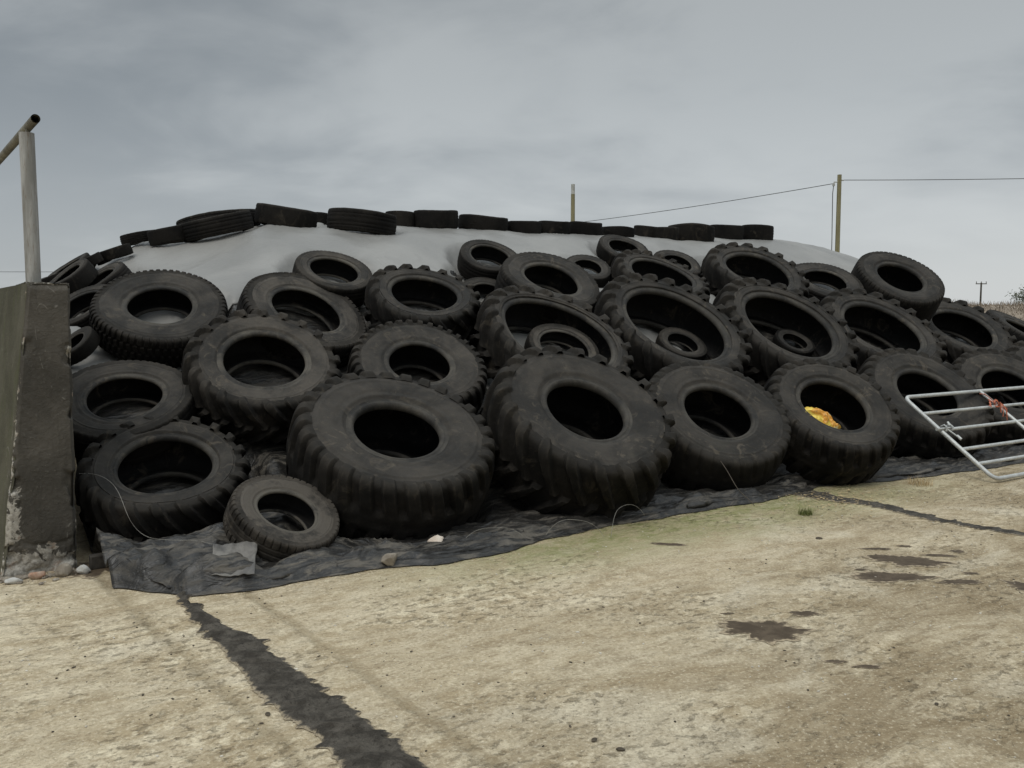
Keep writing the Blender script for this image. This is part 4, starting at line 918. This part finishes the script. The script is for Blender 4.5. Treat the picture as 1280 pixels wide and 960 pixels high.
# sprung wires along the sheet
def wire(p0, p1, h, label, mat=m_string, r=.0014, side=0.0):
    p0, p1 = Vector(p0), Vector(p1); m = MB(); pts = []
    for t in np.linspace(0, 1, 22):
        p = p0.lerp(p1, t); pts.append((p.x+side*math.sin(t*3.14), p.y, p.z+h*math.sin(t*math.pi)**.8+.01*math.sin(t*9)))
    m.tube(pts, r, 6); o = link('loose_wire', m.mesh('loose_wire'), mat); tag(o, label, 'wire', 'thin wires sticking up from the black sheet'); return o
wire((-.36, 5.75, .03), (.10, 5.92, .02), .12, 'thin curved wire arching between the two widest front tyres')
wire((.24, 6.0, .04), (.66, 6.05, .01), .13, 'thin wire arching under the huge lugged front tyre')
wire((.71, 6.05, .01), (1.02, 6.5, .06), .16, 'thin wire loop right of the huge lugged front tyre', side=-.05)
wire((1.78, 7.25, .36), (2.0, 6.98, .03), -.03, 'thin brown rod leaning between two front tyres left of the yellow bag', m_bark, r=.0034)

# ------------------------------------------------------------------ beyond the heap
def pole(x, y, h, r, label, cap=0.0):
    t = empty('utility_pole', (x, y, -.03)); tag(t, label, 'utility pole', 'wooden poles behind the heap')
    m = MB(); m.tube([(0, 0, 0), (.0, 0, h*.5), (.0, 0, h-cap)], r, 14, rs=[r*1.2, r*1.08, r*.95]); link('shaft', m.mesh('shaft'), m_wood, t)
    if cap:
        m = MB(); m.tube([(0, 0, h-cap), (0, 0, h)], r*.9, 14); link('pole_top', m.mesh('pole_top'), m_pale, t)
    return t
p1 = pole(15.02, 40, 8.05, .10, 'tall wooden pole carrying cables behind the right of the heap')
m = MB(); m.tube([(-.05, 0, 7.72), (-.24, 0, 7.72), (-.26, 0, 7.60)], .03, 8); m.tube([(-.26, 0, 7.66), (-.26, 0, 7.54)], .055, 10); m.tube([(.05, 0, 7.8), (.20, 0, 7.8)], .03, 8); link('insulator', m.mesh('insulator'), m_pale, p1)
m = MB(); m.tube([(-.26, -.02, 7.6), (-.30, -.02, 7.2), (-.27, -.02, 5.0), (-.27, -.02, 1.0)], .018, 6); link('down_lead', m.mesh('down_lead'), m_cable, p1)
p2 = pole(2.80, 40, 7.62, .095, 'shorter wooden pole with pale top behind the middle of the heap', .45)
def cable(a, b, sag, label, r=.016):
    m = MB(); a, b = Vector(a), Vector(b); pts = []
    for t in np.linspace(0, 1, 40):
        p = a.lerp(b, t); pts.append((p.x, p.y, p.z-sag*4*t*(1-t)))
    m.tube(pts, r, 6); o = link('overhead_cable', m.mesh('overhead_cable'), m_cable); tag(o, label, 'cable', 'overhead cables'); return o
cable((14.75, 40, 7.62), (-2.4, 62, 7.45), .22, 'overhead cable sloping down left from the tall pole to the heap')
cable((15.2, 40, 7.78), (37.0, 40.0, 8.25), .12, 'overhead cable running right from the tall pole')
cable((-80, 62, 4.9), (4, 58, 4.55), .12, 'faint overhead cable low behind the wall post at left', .016)
pt = empty('utility_pole', (65.2, 120, 0)); tag(pt, 'far thin pole with a short crossarm on the skyline at right', 'utility pole', 'wooden poles behind the heap')
m = MB(); m.tube([(0, 0, 0), (0, 0, 6.1)], .12, 8, rs=[.15, .11]); link('shaft', m.mesh('shaft'), m_bark, pt)
m = MB(); m.box((0, 0, 5.95), (1.5, .12, .12)); 
for q in (-.68, 0, .68): m.tube([(q, 0, 6.0), (q, 0, 6.28)], .045, 6)
link('crossarm', m.mesh('crossarm'), m_bark, pt)
def hz(x, y):
    return (2.15+.35*sstep(24, 40, x)+.9*sstep(40, 90, x))*sstep(38, 46, y)*sstep(14, 23, x)+.25*(fbm(np.asarray(x)*.3, np.asarray(y)*.3, 0, 151, 3)-.5)-.1
X, Y = np.meshgrid(np.linspace(10, 130, 150), np.linspace(36, 100, 60), indexing='ij')
tag(link('bank', grid_mesh('bank', np.stack([X, Y, hz(X, Y)], -1)), m_brack), kind='structure')
rs_ = np.random.RandomState(8); m = MB()
for i in range(9000):
    x, y = rs_.uniform(22, 46), 40+rs_.rand()**1.5*9; z = float(hz(x, y))-.03; h = rs_.uniform(.1, .42)*(.5+vn(x*.8, y*.8, 0, 9)); a = rs_.rand()*6.28; w = .012+.02*rs_.rand()
    m.add([(x-w, y, z), (x+w, y, z), (x+math.cos(a)*h*.5, y+math.sin(a)*h*.5, z+h)], [(0, 1, 2)])
tag(link('dead_bracken', m.mesh('dead_bracken', False, None), m_brack), kind='stuff')
def bush(x, y, rx, h, seed, label):
    z0 = float(hz(x, y)); t = empty('bush', (x, y, z0-.1)); tag(t, label, 'bush'); rs = np.random.RandomState(seed); m = MB(); lf = MB()
    for k in range(16):
        a = rs.rand()*6.28; l = rs.uniform(.5, 1); tip = Vector((math.cos(a)*rx*l, math.sin(a)*rx*.7*l, h*rs.uniform(.5, 1.05)*(1-.4*l*l)))
        mid = tip*.5+Vector((0, 0, h*.12)); m.tube([(0, 0, 0), mid, tip], .03, 5, rs=[.035, .02, .006])
        for q in range(150):
            f = rs.uniform(.35, 1.08); p = tip*f+Vector(rs.normal(0, .13, 3)); s = rs.uniform(.03, .075); d = Vector(rs.normal(size=3)).normalized(); e = d.orthogonal()
            lf.add([p-d*s, p+e*s*.5, p+d*s, p-e*s*.5], [(0, 1, 2, 3)])
    link('branches', m.mesh('branches'), m_bark, t); link('foliage', lf.mesh('foliage', False, None), m_leaf, t)
bush(28.9, 47.0, 1.7, 1.0, 3, 'dark scrubby bush on the brown bank at the right edge')

# ------------------------------------------------------------------ string lying over the tyre by the wall
F_ = 1073.0; TH = math.atan(86/F_); CAM = Vector((0, 0, 1.6))
bpy.context.view_layer.update(); dg = bpy.context.evaluated_depsgraph_get()
def look(px, py):
    d = Vector(((px-640)/F_, 0, 0))-Vector((0, math.sin(TH), math.cos(TH)))*((py-480)/F_)+Vector((0, math.cos(TH), -math.sin(TH))); return d.normalized()
def drape(path, step=5):
    out = []
    for (a, b) in zip(path[:-1], path[1:]):
        n = max(2, int(math.hypot(b[0]-a[0], b[1]-a[1])/step))
        for i in range(n):
            t = i/n; ok, loc, nor, _, _, _ = scene.ray_cast(dg, CAM, look(a[0]+(b[0]-a[0])*t, a[1]+(b[1]-a[1])*t))
            if ok:
                if nor.dot(look(*a)) > 0: nor = -nor
                out.append(loc+nor*.012)
    sm = [out[0]]
    for i in range(1, len(out)-1): sm.append(out[i-1]*.25+out[i]*.5+out[i+1]*.25-look(*path[0])*.004)
    return sm+[out[-1]]
pth = [(100, 592), (116, 592), (130, 596), (143, 606), (153, 624), (160, 645), (170, 662), (186, 673), (214, 677), (245, 676), (270, 682)]
m = MB(); dp = drape(pth)
for _ in range(8): dp = [dp[0]]+[dp[i-1]*.25+dp[i]*.5+dp[i+1]*.25 for i in range(1, len(dp)-1)]+[dp[-1]]
dp = [q-look(*pth[4])*.03 for q in dp]
m.tube(dp, .0019, 6); st = link('string', m.mesh('string'), m_string); tag(st, 'thin pale string trailing over the tractor tyre beside the wall', 'string')

# ------------------------------------------------------------------ camera, light, sky
cam = bpy.data.cameras.new('camera'); co = bpy.data.objects.new('camera', cam); COL.objects.link(co)
cam.sensor_width = 36; cam.sensor_fit = 'HORIZONTAL'; cam.lens = 36*F_/1280; cam.clip_start = .05; cam.clip_end = 3000
co.location = CAM; co.rotation_euler = (math.pi/2-TH, 0, 0); scene.camera = co
sun = bpy.data.lights.new('sun', 'SUN'); sun.energy = 1.3; sun.angle = R_(24); sun.color = (1, .965, .90)
so = bpy.data.objects.new('sun', sun); COL.objects.link(so)
sel, saz = R_(58), R_(205)                     # azimuth clockwise from +Y: behind the camera, a little left
sd = Vector((math.sin(saz)*math.cos(sel), math.cos(saz)*math.cos(sel), math.sin(sel)))
so.rotation_euler = sd.to_track_quat('Z', 'Y').to_euler()
w = bpy.data.worlds.new('World'); scene.world = w; w.use_nodes = True; nt = w.node_tree; nt.nodes.clear()
N = lambda ty, **k: (lambda o: ([setattr(o, a, b) for a, b in k.items()], o)[1])(nt.nodes.new(ty))
def L(a, b): nt.links.new(a, b)
outw = N('ShaderNodeOutputWorld'); sky = N('ShaderNodeTexSky', sky_type='NISHITA'); sky.sun_disc = False; sky.sun_elevation = sel; sky.sun_rotation = saz
bg1 = N('ShaderNodeBackground'); L(sky.outputs[0], bg1.inputs[0]); bg1.inputs[1].default_value = .08
tc = N('ShaderNodeTexCoord'); sp = N('ShaderNodeSeparateXYZ'); L(tc.outputs['Generated'], sp.inputs[0])
def mt(op, a, b=0.0, c=0.0):
    o = N('ShaderNodeMath', operation=op)
    for i, q in enumerate((a, b, c)):
        if hasattr(q, 'is_linked'): L(q, o.inputs[i])
        else: o.inputs[i].default_value = q
    return o.outputs[0]
zc = mt('ADD', mt('MAXIMUM', sp.outputs[2], 0), .24)
cx = mt('DIVIDE', sp.outputs[0], zc); cy = mt('DIVIDE', sp.outputs[1], zc); cb = N('ShaderNodeCombineXYZ'); L(cx, cb.inputs[0]); L(cy, cb.inputs[1])
def mp(loc, sc, rot=0):
    o = N('ShaderNodeMapping'); L(cb.outputs[0], o.inputs[0]); o.inputs['Location'].default_value = loc; o.inputs['Scale'].default_value = sc; o.inputs['Rotation'].default_value = (0, 0, rot); return o.outputs[0]
def nz(v, s, d=6, r=.55, ds=0.0):
    o = N('ShaderNodeTexNoise'); L(v, o.inputs['Vector']); o.inputs['Scale'].default_value = s; o.inputs['Detail'].default_value = d; o.inputs['Roughness'].default_value = r; o.inputs['Distortion'].default_value = ds; return o.outputs[0]
def rp(f, a, b, lo=0.0, hi=1.0):
    o = N('ShaderNodeMapRange', interpolation_type='SMOOTHSTEP'); L(f, o.inputs[0])
    for i, q in enumerate((a, b, lo, hi)): o.inputs[i+1].default_value = q
    return o.outputs[0]
def mx(f, a, b):
    o = N('ShaderNodeMix', data_type='RGBA')
    if hasattr(f, 'is_linked'): L(f, o.inputs[0])
    else: o.inputs[0].default_value = f
    for i, q in ((6, a), (7, b)):
        if isinstance(q, tuple): o.inputs[i].default_value = (*q, 1)
        else: L(q, o.inputs[i])
    return o.outputs[2]
n1 = nz(mp((2.3, .4, 0), (.55, .62, 1), .35), 1.0, 5, .50, .3); n2 = nz(mp((7.1, 3.2, 0), (1.7, 2.1, 1), .3), 1.0, 6, .55, .4)
f = mt('ADD', mt('MULTIPLY', n1, .72), mt('MULTIPLY', n2, .28))
c = mx(rp(f, .40, .59), (.268, .298, .320), (.490, .520, .530))
hzr = rp(sp.outputs[2], .26, .02)                      # paler towards the horizon
pr = rp(cx, -.6, 1.8, .40, .95)
c = mx(mt('MULTIPLY', hzr, pr), c, (.600, .622, .628))
bg2 = N('ShaderNodeBackground'); L(c, bg2.inputs[0])
L(mt('MULTIPLY', rp(sp.outputs[2], .40, .95, 1.0, 4.6), rp(sp.outputs[2], .12, .36, 1.04, .87)), bg2.inputs[1])   # an overcast sky is brightest overhead
ms = N('ShaderNodeMixShader'); ms.inputs[0].default_value = .92; L(bg1.outputs[0], ms.inputs[1]); L(bg2.outputs[0], ms.inputs[2]); L(ms.outputs[0], outw.inputs[0])
vs = scene.view_settings; vs.view_transform = 'Standard'; vs.look = 'None'; vs.exposure = 0.0; vs.gamma = 1; vs.use_curve_mapping = False
scene.render.engine = 'CYCLES'; scene.cycles.max_bounces = 6; scene.cycles.diffuse_bounces = 4; scene.cycles.use_denoising = True; scene.cycles.caustics_reflective = False; scene.cycles.caustics_refractive = False
